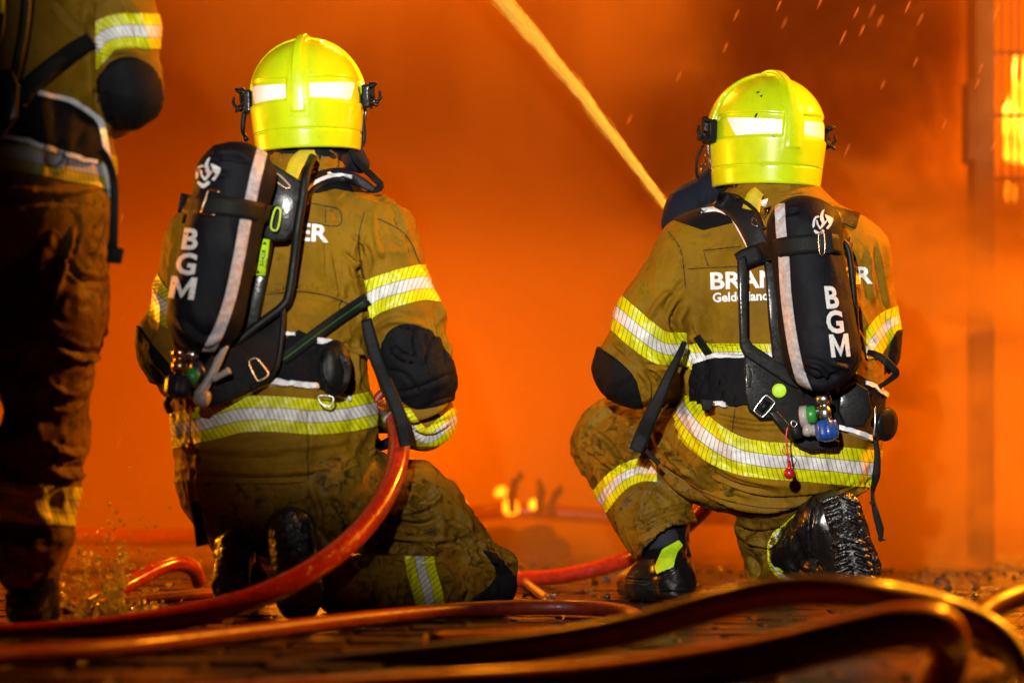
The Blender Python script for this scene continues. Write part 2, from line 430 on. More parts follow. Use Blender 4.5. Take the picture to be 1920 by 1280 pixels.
def mixc(n, l, fac, a, b, mode='MIX'):
    m = n.new('ShaderNodeMix'); m.data_type = 'RGBA'; m.blend_type = mode
    for s, v in ((m.inputs[0], fac), (m.inputs[6], a), (m.inputs[7], b)):
        if hasattr(v, 'is_linked'): l.new(v, s)
        else: s.default_value = v if not isinstance(v, tuple) else (*v, 1)
    return m.outputs[2]
def bump(n, l, h, strength, dist=.01, prev=None):
    b = n.new('ShaderNodeBump'); b.inputs['Strength'].default_value = strength; b.inputs['Distance'].default_value = dist; l.new(h, b.inputs['Height'])
    if prev is not None: l.new(prev, b.inputs['Normal'])
    return b.outputs[0]
def objco(n): return n.new('ShaderNodeTexCoord').outputs['Object']
def cloth(name, col, dark, rough=.75, dirt=.45, wet=.0, fb=.5, spec=.3, dth=.56):
    m, n, l, b = newmat(name); co = objco(n)
    a = noise(n, l, 7, 5, .65, co); c = ramp(n, l, a, [(.3, dark), (.62, col)])
    s = noise(n, l, 28, 6, .7, co, .6); sm = ramp(n, l, s, [(dth, (0, 0, 0)), (dth+.12, (1, 1, 1))])
    c = mixc(n, l, math2(n, l, 'MULTIPLY', sm, dirt), c, (dark[0]*.3, dark[1]*.3, dark[2]*.3))
    l.new(c, b.inputs['Base Color']); b.inputs['Specular IOR Level'].default_value = spec
    r = ramp(n, l, a, [(.3, (rough-.2-wet,)*3), (.7, (rough,)*3)]); l.new(r, b.inputs['Roughness'])
    b.inputs['Coat Weight'].default_value = 0.
    w = noise(n, l, 900, 2, .5, co); f = noise(n, l, 60, 5, .65, co, .8)
    l.new(bump(n, l, w, .25, .0006, bump(n, l, f, fb, .004)), b.inputs['Normal']); return m
def plain(name, col, rough=.5, metal=0., bs=0., sc=60, var=.25, coat=0., spec=.5, bd=.002):
    m, n, l, b = newmat(name); co = objco(n); a = noise(n, l, sc, 4, .6, co)
    c = ramp(n, l, a, [(.3, tuple(x*(1-var) for x in col)), (.7, tuple(min(1, x*(1+var*.4)) for x in col))]); l.new(c, b.inputs['Base Color'])
    b.inputs['Metallic'].default_value = metal; b.inputs['Coat Weight'].default_value = coat; b.inputs['Coat Roughness'].default_value = .12; b.inputs['Specular IOR Level'].default_value = spec
    l.new(ramp(n, l, noise(n, l, sc*.6, 3, .6, co), [(.3, (max(rough-.1, .02),)*3), (.7, (min(rough+.1, 1),)*3)]), b.inputs['Roughness'])
    if bs: l.new(bump(n, l, a, bs, bd), b.inputs['Normal'])
    return m
def grime(m, amt):
    n, l = m.node_tree.nodes, m.node_tree.links; b = n['Principled BSDF']; co = objco(n); src = b.inputs['Base Color'].links[0].from_socket
    g = ramp(n, l, noise(n, l, 34, 7, .75, co, 1.2), [(.60, (0, 0, 0)), (.70, (1, 1, 1))]); g2 = ramp(n, l, noise(n, l, 6, 4, .6, co, .4), [(.45, (0, 0, 0)), (.7, (.45,)*3)])
    f = math2(n, l, 'MULTIPLY', math2(n, l, 'MAXIMUM', g, g2), amt); l.new(mixc(n, l, f, src, mixc(n, l, 1., src, (.22, .17, .10), 'MULTIPLY')), b.inputs['Base Color']); return m
def droplets(m, scale=120, thr=.32, strength=.8, dist=.003):
    """water beads on a surface"""
    n, l = m.node_tree.nodes, m.node_tree.links; b = n['Principled BSDF']; co = objco(n)
    v = n.new('ShaderNodeTexVoronoi'); v.inputs['Scale'].default_value = scale; l.new(co, v.inputs['Vector'])
    h = ramp(n, l, v.outputs['Distance'], [(0, (1, 1, 1)), (thr*.55, (.75,)*3), (thr, (0, 0, 0))])
    g = ramp(n, l, noise(n, l, scale*.13, 3, .6, co), [(.5, (0, 0, 0)), (.62, (1, 1, 1))]); h = math2(n, l, 'MULTIPLY', h, g)
    prev = b.inputs['Normal'].links[0].from_socket if b.inputs['Normal'].is_linked else None
    nb = bump(n, l, h, strength, dist, prev); l.new(nb, b.inputs['Normal']); b.inputs['Coat Weight'].default_value = max(b.inputs['Coat Weight'].default_value, .12); l.new(nb, b.inputs['Coat Normal']); return m
def band_mat(name, ycol, scol, lines=.8, edge=.33):
    m, n, l, b = newmat(name); uv = n.new('ShaderNodeUVMap'); uv.uv_map = 'UVMap'; s = n.new('ShaderNodeSeparateXYZ'); l.new(uv.outputs[0], s.inputs[0]); co = objco(n)
    v = s.outputs[1]; fr = math2(n, l, 'FRACT', s.outputs[0])
    c = ramp(n, l, v, [(0, ycol), (edge, scol), (1-edge, ycol)]); c.node.color_ramp.interpolation = 'CONSTANT'
    g = noise(n, l, 18, 5, .65, co, .5); c = mixc(n, l, ramp(n, l, g, [(.35, (.55,)*3), (.62, (0, 0, 0))]), c, mixc(n, l, 1., c, (.45, .4, .33), 'MULTIPLY'))
    d1 = math2(n, l, 'ABSOLUTE', math2(n, l, 'SUBTRACT', v, edge)); d2 = math2(n, l, 'ABSOLUTE', math2(n, l, 'SUBTRACT', v, 1-edge)); sep = math2(n, l, 'LESS_THAN', math2(n, l, 'MINIMUM', d1, d2), .012)
    ln = math2(n, l, 'LESS_THAN', fr, .17); k = math2(n, l, 'MULTIPLY', math2(n, l, 'MAXIMUM', ln, sep), lines)
    c = mixc(n, l, k, c, mixc(n, l, 1., c, (.16, .14, .03), 'MULTIPLY')); l.new(c, b.inputs['Base Color']); b.inputs['Roughness'].default_value = .42; b.inputs['Specular IOR Level'].default_value = .4
    l.new(bump(n, l, ramp(n, l, fr, [(0, (0, 0, 0)), (.2, (0, 0, 0)), (.35, (1, 1, 1)), (.9, (1, 1, 1)), (1, (0, 0, 0))]), .4, .0008, bump(n, l, noise(n, l, 40, 4, .6, co), .35, .003)), b.inputs['Normal']); return m
# ================================================================ materials in use
YEL = (.66, .68, .003)
M = {}
M['coat'] = cloth('coat_cloth', (.235, .120, .003), (.135, .068, .003), .8, .35, spec=.12)
M['trouser'] = cloth('trouser_cloth', (.21, .108, .004), (.085, .045, .003), .72, .9, .1, spec=.16, dth=.50)
M['black_cloth'] = cloth('black_cloth', (.006, .0055, .007), (.003, .003, .004), .85, .0, fb=.5, spec=.12)
M['cover'] = cloth('cover_cloth', (.004, .004, .007), (.002, .002, .004), .75, .0, fb=.3, spec=.13)
M['hood'] = cloth('hood_cloth', (.008, .009, .02), (.004, .005, .01), .85, .0, spec=.15)
M['webbing'] = plain('webbing', (.005, .0055, .005), .65, bs=.6, sc=400, bd=.001, spec=.18)
M['greenline'] = plain('webbing_line', (.01, .07, .012), .6)
M['plastic'] = droplets(plain('black_plastic', (.004, .004, .0045), .58, bs=.12, sc=120, spec=.16), 230, .3, .8, .002)
M['rubber'] = plain('black_rubber', (.005, .005, .005), .5, bs=.2, sc=60, spec=.2)
M['sole'] = droplets(plain('wet_sole', (.007, .006, .006), .3, bs=.8, sc=75, coat=.3, bd=.005), 210, .38, 1., .005)
M['leather'] = droplets(plain('boot_leather', (.006, .0055, .0055), .32, bs=.3, sc=40, bd=.003, spec=.4), 200, .3, .6, .002); M['pad'] = plain('strap_padding', (.006, .006, .007), .6, bs=.3, sc=200, spec=.25)
M['helmet'] = grime(droplets(plain('helmet_paint', (.59, .74, .004), .26, sc=7, var=.16, coat=.5, bs=.03), 330, .26, .35, .001), .5)
M['white'] = plain('white_reflector', (.93, .93, .95), .35, sc=30, var=.08)
M['silver'] = plain('silver_tape', (.42, .40, .41), .45, sc=90, var=.4, bs=.3)
M['piping'] = plain('piping', (.74, .75, .78), .4, sc=60, var=.3)
M['print'] = plain('print_white', (.62, .60, .58), .6, sc=160, var=.25)
M['print_w'] = plain('print_bright', (.8, .8, .8), .6, sc=160, var=.1)
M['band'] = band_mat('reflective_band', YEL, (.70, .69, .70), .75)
M['band_shaded'] = band_mat('reflective_band_shaded', (.42, .40, .02), (.5, .48, .47), .75)  # dimmer copy of the band, weaker light put into its colours
M['yellow_cloth'] = plain('yellow_cloth', (.62, .46, .012), .7, sc=30, bs=.2)
M['lime'] = plain('lime', (.45, .72, .01), .5, sc=60, var=.2)
M['green'] = plain('green_metal', (.02, .22, .03), .4, sc=60)
M['steel'] = plain('steel', (.55, .53, .5), .28, metal=1., sc=80, bs=.1)
M['brass'] = plain('brass_metal', (.5, .3, .16), .3, metal=1., sc=80)
M['blue'] = plain('blue_wheel', (.006, .05, .26), .35, sc=60, coat=.3)
M['navy'] = plain('navy_wheel', (.01, .016, .035), .4, sc=60)
M['red'] = plain('red_plastic', (.42, .008, .008), .35, sc=60, coat=.3)
M['grey'] = plain('grey_plastic', (.33, .3, .27), .45, sc=60)
M['skin'] = plain('skin', (.42, .22, .14), .5, sc=40)
M['seam'] = plain('seam_thread', (.035, .018, .002), .8, sc=200)
M['under'] = cloth('undergarment', (.02, .02, .03), (.01, .01, .015), .9, .1)
M['mask'] = plain('mask_rubber', (.05, .022, .016), .25, sc=30, coat=.5)
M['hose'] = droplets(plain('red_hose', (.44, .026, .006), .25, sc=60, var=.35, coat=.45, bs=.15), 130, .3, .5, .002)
grime(M['hose'], .8); M['hose_unlit'] = plain('unlit_hose_tone', (.10, .035, .012), .42, coat=.2, sc=50, var=.4, bs=.15); M['hose_near'] = plain('hose_highlight_tone', (.62, .13, .015), .42, coat=.4, sc=50, var=.4, bs=.2)  # unlit tone of one hose and orange highlight of the other put into colour
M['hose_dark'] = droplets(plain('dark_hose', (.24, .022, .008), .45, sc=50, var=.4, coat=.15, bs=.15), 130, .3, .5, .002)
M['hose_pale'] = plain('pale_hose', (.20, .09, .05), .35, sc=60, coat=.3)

# ================================================================ figures
class Fig:
    def __init__(s, D): s.D = D
    def p(s, q): return P(q[0], q[1], s.D+(q[2] if len(q) > 2 else 0))
    def vol(s, x0, y0, x1, y1, near, far, h=.0058):
        a, b = P(x0, y1, s.D+near), P(x1, y0, s.D+far); c, d = P(x0, y1, s.D+far), P(x1, y0, s.D+near)
        lo = np.minimum(np.minimum(a, b), np.minimum(c, d)); hi = np.maximum(np.maximum(a, b), np.maximum(c, d)); return SDF(lo, hi, h)
    def cone(s, vol, a, ra, b=None, rb=None, k=.03, sy=1., **kw):
        b = a if b is None else b; rb = ra if rb is None else rb
        da = s.D+(a[2] if len(a) > 2 else 0); db = s.D+(b[2] if len(b) > 2 else 0)
        vol.cone(s.p(a), s.p(b), ra*da/F, rb*db/F, k, sy, **kw)
def build(f, box, near, far, prims, h=.0048):
    v = f.vol(*box, near, far, h)
    for q in prims:
        f.cone(v, q[0], q[1], q[2] if len(q) > 2 else None, q[3] if len(q) > 3 else None, q[4] if len(q) > 4 else .03, q[5] if len(q) > 5 else 1., sub=(len(q) > 6 and q[6]))
    return Surf(*v.mesh())
def body_mesh(f, box, near, far, prims, head, yaw, parent):
    """the continuous body underneath: slimmer limbs, a neck and a head with a face"""
    v = f.vol(*box, near, far, .009)
    for q in prims:
        if len(q) > 6 and q[6]: continue
        f.cone(v, q[0], q[1]*.62-2, q[2] if len(q) > 2 else None, (q[3]*.62-2) if len(q) > 3 else None, .03, q[5] if len(q) > 5 else 1.)
    h = np.array(head); c, s = math.cos(yaw), math.sin(yaw)
    def L(x, y, z): return h+np.array((c*x-s*y, s*x+c*y, z))
    v.cone(L(0, -.02, -.24), L(0, 0, -.08), .062, .058, .03)
    v.ell(L(0, .01, .02), (.074, .09, .105), .02); v.cone(L(0, .055, -.06), L(0, .07, -.085), .05, .03, .03)
    v.cone(L(0, .095, .0), L(0, .118, -.03), .009, .014, .01); v.ell(L(-.03, .098, .015), (.016, .01, .01), .006, sub=True); v.ell(L(.03, .098, .015), (.016, .01, .01), .006, sub=True)
    v.cone(L(-.022, .098, -.058), L(.022, .098, -.058), .007, .007, .006)
    for sx in (-1, 1): v.ell(L(.074*sx, .0, -.005), (.012, .02, .032), .008)
    V, Q = v.mesh(); o = mk('body', V, Q, M['skin'], parent); o.data.materials.append(M['under']); zc = V[Q].mean(1)[:, 2]; o.data.polygons.foreach_set('material_index', (zc < head[2]-.13).astype(np.int32)); return o
def helmet(parent, c, yaw, roll=0., pitch=0., size=1., hi_marks=()):
    """c: centre of the dome, yaw: + turns the face to the left of the picture"""
    from mathutils import Euler
    Rm = np.array(Euler((pitch, roll, yaw), 'YXZ').to_matrix())
    v = SDF((-.17, -.19, -.17), (.17, .19, .18), .0028); X, Y, Z = v.ax[0][:, None, None], v.ax[1][None, :, None], v.ax[2][None, None, :]
    def dome(o, zc=.0):
        q = np.sqrt((X/(.124+o))**2+(Y/(.150+o))**2+(np.maximum(Z-zc, 0)/(.125+o))**2+0*Z); d1 = (q-1)*(.124+o)
        taper = 1-.80*np.maximum(-Z-.03, 0); q2 = np.sqrt((X/(.124+o)/taper)**2+((Y)/(.150+o)/taper)**2); d2 = (q2-1)*(.124+o)
        return np.where(Z > zc, d1, d2+0*Z)
    def smax(a, b, k): h = np.clip(.5-.5*(a-b)/k, 0, 1); return a*(1-h)+b*h+k*h*(1-h)
    d = dome(0.)
    # recess line for the reflectors, proud neck guard, front shell, crest
    neck = smax(smax(dome(.0055), Z+.022+.05*(Y+.15)*0-.0, .003), -(Z+.128), .003)
    upper = smax(dome(.0045), .026-Z+.05*np.abs(X), .002)
    shell = smax(dome(.0115), .010-Y*.97-.12*Z, .002); shell = smax(shell, .002-Z, .004)
    w = .0135+.010*np.clip((.10-Z)/.12, 0, 1)*(Y < 0); crest = smax(dome(.0062), np.abs(X)-w-.003, .002)
    hgt = .007+.011*smooth01((Z-.01)/.11)
    q = np.sqrt((X/(.124+.0))**2+(Y/(.150+hgt))**2+(np.maximum(Z, 0)/(.125+hgt))**2); cr = smax((q-1)*.14, np.abs(X)-w*.72, .004); cr = smax(cr, -(Z+.05)+0*X, .004)
    crest = smax(crest, -(Z+.062), .003)
    f = np.minimum(np.minimum(np.minimum(d, neck), np.minimum(upper, shell)), np.minimum(crest, cr))
    rim = smax(smax(dome(.0055), Z+.112, .002), -(Z+.128), .002); f = np.minimum(f, rim)
    f = np.maximum(f, -(Z+.128)); groove = np.maximum(np.abs(Z+.087)-.0012, -dome(.0012)); f = np.maximum(f, -groove)
    # open the face
    f = np.maximum(f, -np.maximum(np.maximum(-(Y-.045), Z+.012), -dome(-.02)*0-1)); inner = np.maximum(dome(-.009), Z-.08); f = np.maximum(f, -np.maximum(inner, -(Z+.2)))
    v.f = f.astype(np.float32); V, Q = v.mesh(); V = relax(V, Q, 1, .35)
    T = lambda A: np.array(c)+(np.asarray(A)*size)@Rm.T
    o = mk('helmet', T(V), Q, M['helmet'], parent)
    # reflectors
    s = Surf(V, Q); x, y, z = V.T; n = s.N; outw = (n[:, 0]*x+n[:, 1]*y) ; back = smooth01(-outw*200)
    for sx in (-1, 1):
        a = sx*x; az = np.degrees(np.arctan2(a, -y)); zt, zb = .0205, -.018
        s2 = s; fl = [.0125+.00016*(az-9)-z, z+.0175+.00005*(az-9), az-10.5, 68-az-(.02-z)*330, -y+.03, outw+.0]
        V0 = s.V; s.V = s.V.copy(); p = s.patch('reflective_panel', fl, M['white'], None, off=.0006, wall=.001)
        if p:
            co = np.empty(len(p.data.vertices)*3, np.float32); p.data.vertices.foreach_get('co', co); co = T(co.reshape(-1, 3))-wo(o); p.data.vertices.foreach_set('co', co.astype(np.float32).ravel()); p.data.update(); p.parent = o
        s.V = V0
        # visor clamp
        b = SDF((.10, -.06, -.06), (.19, .08, .05), .003); b.box((.137, .012, -.005), (.010, .026, .027), rnd=.004); b.box((.150, .008, .010), (.006, .012, .018), rnd=.003); b.box((.152, .016, -.018), (.010, .012, .008), rnd=.003)
        b.cone((.152, -.012, .018), (.160, -.010, .022), .006, .005, .003); b.cone((.160, -.004, -.020), (.170, -.002, -.008), .005, .004, .003); b.cone((.150, -.014, -.02), (.162, -.014, -.028), .004, .004, .003)
        b.cone((.170, -.002, -.008), (.168, -.002, .006), .004, .003, .003); b.ell((.139, .015, -.005), (.016, .018, .018), .003)
        Vb, Qb = b.mesh(); Vb = Vb*np.array((sx, 1, 1)); Qb = Qb if sx > 0 else Qb[:, ::-1]; mk('visor_clamp', T(Vb), Qb, M['plastic'], o)
    # visor in front, raised
    vv = SDF((-.16, -.02, -.16), (.16, .22, .08), .005); vx, vy, vz = vv.ax[0][:, None, None], vv.ax[1][None, :, None], vv.ax[2][None, None, :]
    q = np.sqrt((vx/.135)**2+(vy/.175)**2+(vz/.2)**2); vv.f = np.maximum(np.maximum(np.abs(q-1)*.14-.003, .03-vy), np.maximum(vz+.0, -(vz+.10))).astype(np.float32)
    Vv, Qv = vv.mesh(); mk('visor', T(Vv), Qv, M['mask'], o)
    bs = SDF((-.13, -.14, -.2), (.13, .12, -.09), .005)
    return o, T
def glove(parent, wrist, palm_dir, curl_dir, scale=1.):
    """a gloved hand closed round a hose: palm, four bent fingers, thumb"""
    w = np.array(wrist, float); a = np.array(palm_dir, float); a /= np.linalg.norm(a); b = np.array(curl_dir, float); b -= a*(a@b); b /= np.linalg.norm(b); s = np.cross(a, b); k = scale
    v = SDF(w-.17*k, w+.17*k, .004)
    L = lambda x, y, z: w+(s*x+a*y+b*z)*k
    v.cone(L(0, -.03, 0), L(0, .02, 0), .034*k, .036*k, .01)
    for i, x in enumerate((-.030, -.010, .010, .030)):
        l = (.9, 1.05, 1., .82)[i]; v.cone(L(x*.7, .02, 0), L(x, .075, 0), .018*k, .014*k, .012)
        v.cone(L(x, .075, 0), L(x*1.04, .075+.03*l, .014), .0135*k, .012*k, .003); v.cone(L(x*1.04, .075+.03*l, .014), L(x*1.03, .072+.022*l, .014+.03*l), .012*k, .011*k, .003); v.cone(L(x*1.03, .072+.022*l, .014+.03*l), L(x, .062, .03+.022*l), .011*k, .010*k, .003)
    v.cone(L(-.03, .0, .004), L(-.05, .035, .02), .018*k, .014*k, .008); v.cone(L(-.05, .035, .02), L(-.044, .062, .042), .014*k, .012*k, .003)
    V, Q = v.mesh(); return mk('glove', V, Q, M['black_cloth'], parent)
def boot_down(name_parent, f, pr, h=.004, mat='leather'):
    s = build(f, *pr[0], pr[1], h); return s

# ---------------------------------------------------------------- left kneeling firefighter
def left_fig():
    f = Fig(5.0); D = 5.0
    root = thing('person', 'firefighter kneeling on both knees, helmet straight, holding the red hose under the right arm', 'person', (P(560, 1150, 5.0)[0], 5.0, 0), 'firefighters seen from behind')
    J = [((400, 462, 0), 86, (690, 455, 0), 90, .05, .8), ((520, 480, 0), 150, (505, 620, 0), 178, .06, .72), ((505, 620, 0), 178, (492, 710, 0), 172, .05, .75),
         ((492, 710, 0), 170, (512, 800, 0), 186, .04, .78), ((512, 800, 0), 186, (520, 868, .01), 184, .03, .8),
         ((575, 395, .0), 100, (572, 335, .01), 72, .06, .9),
         ((692, 462, 0), 88, (752, 590, -.01), 70, .03), ((752, 590, -.01), 70, (780, 700, -.02), 66, .02), ((780, 700, -.02), 66, (798, 782, .06), 54, .025), ((798, 782, .06), 52, (790, 800, .16), 44, .02),
         ((398, 470, 0), 85, (338, 620, .0), 68, .03), ((338, 620, 0), 68, (330, 650, .0), 66, .02), ((330, 650, 0), 66, (370, 730, .15), 55, .02)]
    T = [((505, 850, .0), 165, (500, 880, 0), 160, .04, .8), ((432, 892, -.02), 98, (590, 898, -.02), 105, .04, .95), ((596, 902, -.01), 108, (790, 985, .12), 82, .04), ((790, 985, .12), 82, (898, 1075, .16), 66, .03),
         ((895, 1088, .15), 64, (800, 1092, .02), 60, .03), ((800, 1092, .02), 60, (650, 1100, -.14), 52, .02), ((825, 940, .12), 40, (780, 905, .1), 45, .03),
         ((440, 900, 0), 92, (478, 1062, .3), 56, .03), ((478, 1078, .3), 52, (462, 1092, -.02), 42, .02)]
    bl = body_mesh(f, (240, 60, 980, 1180), -.35, .5, J+T, P(573, 215, 5.0)+np.array((0, .02, 0)), -.08, root)
    s = build(f, (230, 250, 900, 960), -.32, .36, J)
    # hem: cut the jacket below a curve, hollow inside
    hem = spline([(300, 905), (345, 897), (440, 905), (570, 902), (650, 880), (720, 838), (760, 800)], 6)
    def trim(s, keep):
        m = keep[s.Q].all(1); u, inv = np.unique(s.Q[m], return_inverse=True); return Surf(s.V[u], inv.reshape(-1, 4))
    arm = s.x-(.0*s.y); up = np.full(len(s.V), True); d, _ = sdist(hem, s.x, s.y); up = (d < 0) | (s.x > 745)
    s.disp((folds(s.V, .0065, seed=3.)+folds(s.V, .0018, (32, 32, 26), 5.))*smooth01((s.y-330)/60))
    s.strokes([
        # arm pit and sleeve
        ([(683, 430), (672, 490), (684, 560), (690, 640)], 8, -16), ([(640, 470), (668, 500), (682, 560)], 6, -7), ([(660, 440), (690, 470), (694, 520)], 6, 6),
        ([(700, 400), (705, 450), (720, 490)], 7, 5), ([(735, 400), (765, 450), (780, 500)], 7, -5), ([(625, 470), (640, 560), (638, 600)], 4, -4),
        ([(700, 620), (740, 600), (800, 612)], 9, 6), ([(700, 640), (712, 680), (716, 720)], 8, 6), ([(822, 560), (838, 620), (842, 680)], 8, 6), ([(815, 590), (826, 640), (832, 690)], 5, -6),
        ([(740, 745), (780, 775), (845, 748)], 8, 9), ([(752, 762), (790, 792), (846, 765)], 5, -8), ([(770, 790), (800, 806), (842, 790)], 6, 6),
        ([(778, 608), (774, 640), (780, 672)], 5, -4), ([(815, 625), (800, 655), (798, 690)], 5, -4), ([(725, 690), (760, 700), (790, 735)], 6, -5), ([(740, 735), (790, 722), (840, 700)], 6, -4), ([(735, 650), (755, 668), (780, 675)], 5, 4),
        # back seams and folds
        ([(495, 545), (560, 538), (620, 548), (670, 575)], 3.5, -7), ([(495, 553), (560, 546), (620, 557), (668, 583)], 5, 5),
        ([(580, 385), (625, 395), (628, 420), (575, 412)], 3, -3), ([(560, 400), (555, 470), (556, 540)], 3, -2), ([(610, 420), (612, 520)], 3, -3),
        ([(655, 640), (640, 660), (655, 700)], 7, -6), ([(672, 630), (664, 680), (672, 730)], 7, 7), ([(650, 650), (680, 665), (700, 672)], 5, 6),
        ([(578, 745), (578, 900)], 2.5, -4), ([(320, 830), (460, 842), (570, 835), (700, 820)], 10, 3), ([(340, 872), (460, 884), (600, 878), (690, 845)], 8, 4), ([(330, 845), (450, 860), (560, 856)], 6, -3),
        ([(600, 895), (660, 872), (715, 835)], 6, 6), ([(700, 360), (740, 385), (760, 420)], 5, 3)])
    jk = s.patch('jacket', [np.where(s.x > 745, 50, -d)], M['coat'], root, off=0., wall=.012)
    near = 5.02-s.V[:, 1]
    m = M['band']; tor = 702-s.x-np.where(s.y > 560, 12, 0)
    s.band('reflective_band', [(300, 545), (420, 560), (490, 578), (560, 596), (620, 612), (688, 630)], 60, m, jk, [690-.05*(s.y-500)-s.x, s.x-372], slant=-.45, per=8.5)
    s.band('reflective_band', [(680, 568), (705, 553), (745, 540), (790, 530), (830, 533)], 66, m, jk, [s.x-(684+.14*(s.y-520)), 740-s.y], slant=.6, per=9)
    s.band('reflective_band', [(268, 525), (290, 560), (330, 590), (360, 600)], 60, M['band_shaded'], jk, [352-s.x], slant=.5, per=9)
    s.band('reflective_band', [(300, 812), (330, 806), (400, 790), (455, 777), (520, 776), (590, 781), (650, 776), (705, 765)], 66, m, jk, [735-s.x], slant=-.4, per=9)
    s.band('reflective_band', [(752, 778), (782, 815), (805, 822), (840, 796)], 40, m, jk, [s.x-746, s.y-765], slant=.4, per=8)
    s.poly('elbow_patch', [(722, 632), (752, 608), (790, 612), (820, 634), (846, 680), (850, 745), (800, 766), (765, 762), (735, 730), (716, 690)], M['black_cloth'], jk, [near+.02], puff=.006, off=.002)
    s.poly('elbow_patch', [(250, 606), (262, 612), (290, 650), (322, 690), (330, 730), (270, 730), (245, 650)], M['black_cloth'], jk, [near], puff=.004, off=.002)
    s.poly('shoulder_patch', [(575, 362), (590, 340), (630, 322), (690, 350), (702, 362), (660, 360), (628, 354), (598, 362)], M['black_cloth'], jk, [near+.05], off=.003, curved=False)
    s.band('piping', [(566, 372), (578, 352), (602, 334), (630, 326), (656, 332), (672, 344)], 6, M['piping'], jk, [near+.05, 674-s.x, s.x-562], off=.006)
    s.poly('shoulder_badge', [(758, 428), (770, 440), (790, 482), (780, 486), (764, 462)], M['hose'], jk, [near+.1], off=.003)
    for l, e in (([(578, 815), (578, 900)], [s.y-812, 898-s.y]), ([(560, 392), (557, 450), (556, 548)], [s.y-392, 548-s.y]), ([(684, 395), (672, 450), (680, 520)], [s.y-398, 520-s.y]), ([(500, 552), (560, 546), (620, 556), (672, 580)], [s.x-500, 672-s.x]),
                 ([(575, 380), (628, 390), (640, 402), (632, 424), (572, 416)], [s.x-576, near]), ([(610, 395), (610, 418)], [s.y-394, 418-s.y]), ([(345, 884), (440, 893), (570, 890), (640, 872), (700, 840)], [s.x-330, 705-s.x]), ([(700, 405), (760, 440), (790, 500)], [s.y-410, 498-s.y, s.x-705])):
        s.band('seam', l, 1.8, M['seam'], jk, [near+.06]+e, off=.0012, wall=.001)
    # collar
    c = f.vol(480, 250, 680, 350, -.15, .2, .004); f.cone(c, (572, 335, .01), 76, (574, 296, .01), 70, .02, .95); f.cone(c, (572, 340, .01), 66, (574, 270, .01), 60, 0, .95, sub=True)
    c.cut(lambda X, Y, Z: Z-P(0, 280, 5)[2]); cv, cq = c.mesh(); cs = Surf(cv, cq); cs.disp(folds(cs.V, .003, (20, 20, 30))); cs.strokes([([(528, 285), (528, 330)], 2, -3), ([(600, 285), (604, 330)], 2, -3), ([(500, 305), (640, 312)], 3, -3)]); mk('collar', cs.V, cs.Q, M['coat'], jk)
    # trousers
    t = build(f, (290, 810, 990, 1190), -.34, .46, T)
    t.disp(folds(t.V, .010, seed=8.)*smooth01((t.y-930)/50)+folds(t.V, .003, (30, 30, 22), seed=2.))
    t.strokes([([(690, 930), (720, 970), (790, 985), (830, 965)], 9, -12), ([(740, 960), (790, 952), (832, 930)], 8, 9), ([(700, 1010), (760, 1020), (840, 1020), (900, 1000)], 7, -9), ([(700, 1025), (780, 1036), (850, 1040), (910, 1020)], 8, 9),
        ([(760, 905), (800, 920), (828, 950)], 8, 8), ([(768, 930), (800, 945), (815, 960)], 5, -8), ([(840, 975), (880, 1000), (920, 1040)], 8, 7), ([(850, 1000), (880, 1030), (895, 1060)], 6, -8), ([(850, 1045), (890, 1056), (940, 1060)], 6, -7),
        ([(620, 930), (650, 980), (640, 1030)], 9, -8), ([(580, 910), (600, 960), (590, 1010)], 9, 6), ([(660, 1060), (740, 1050), (820, 1052)], 8, -8), ([(870, 1075), (880, 1100), (870, 1130)], 6, -7), ([(900, 1070), (920, 1090), (925, 1120)], 6, 6)])
    tr = mk('trousers', t.V, t.Q, M['trouser'], root)
    t.band('reflective_band', [(785, 1035), (790, 1070), (800, 1105), (812, 1160)], 54, m, tr, [t.y-1042], slant=-.5, per=9)
    t.poly('knee_patch', [(905, 1030), (940, 1050), (965, 1090), (950, 1130), (900, 1150), (880, 1128), (915, 1100), (930, 1070)], M['black_cloth'], tr, puff=.005)
    # boots: toes on the ground, soles to the camera
    def kboot(heel, toe, shaft, r=30, y0=940):
        b = f.vol(380, y0, 700, 1190, -.42, .15, .0045)
        f.cone(b, heel, r*1.05, toe, r*1.15, .02, .8); f.cone(b, heel, r*1.1, shaft, r*1.25, .03); b2 = Surf(*b.mesh()); b2.disp(folds(b2.V, .003, (24, 24, 24), 4.)); o = mk('boot', b2.V, b2.Q, M['leather'], root)
        g = f.vol(380, y0, 700, 1190, -.46, .15, .004); q = np.array((0, 0, -.045))
        f.cone(g, (heel[0], heel[1]-6, heel[2]-.045), r*1.05, (toe[0], toe[1]-8, toe[2]-.05), r*1.2, .01, .35)
        for i in range(7):
            u = i/6; x = heel[0]+(toe[0]-heel[0])*u; y = heel[1]+(toe[1]-heel[1])*u; z = heel[2]+(toe[2]-heel[2])*u-.062
            f.cone(g, (x-r*.7, y+2, z), 5, (x-r*.15, y-3, z), 5, .002); f.cone(g, (x+r*.15, y-3, z), 5, (x+r*.7, y+2, z), 5, .002)
        gv, gq = g.mesh(); mk('sole', gv, gq, M['sole'], o); return b2, o
    b2, o = kboot((545, 1000, -.16), (560, 1118, -.19), (630, 1085, -.08), 40)
    b3, o3 = kboot((440, 1030, -.10), (432, 1105, -.12), (445, 1075, .05), 30)
    b3.poly('heel_tab', [(422, 1000), (436, 990), (436, 1020), (424, 1035)], M['lime'], o3, [5.-b3.V[:, 1]])
    # helmet
    hc = P(573, 178, 5.0)+np.array((0, .03, 0)); hel, HT = helmet(root, hc, -.05, -.035, .05, 1.0)
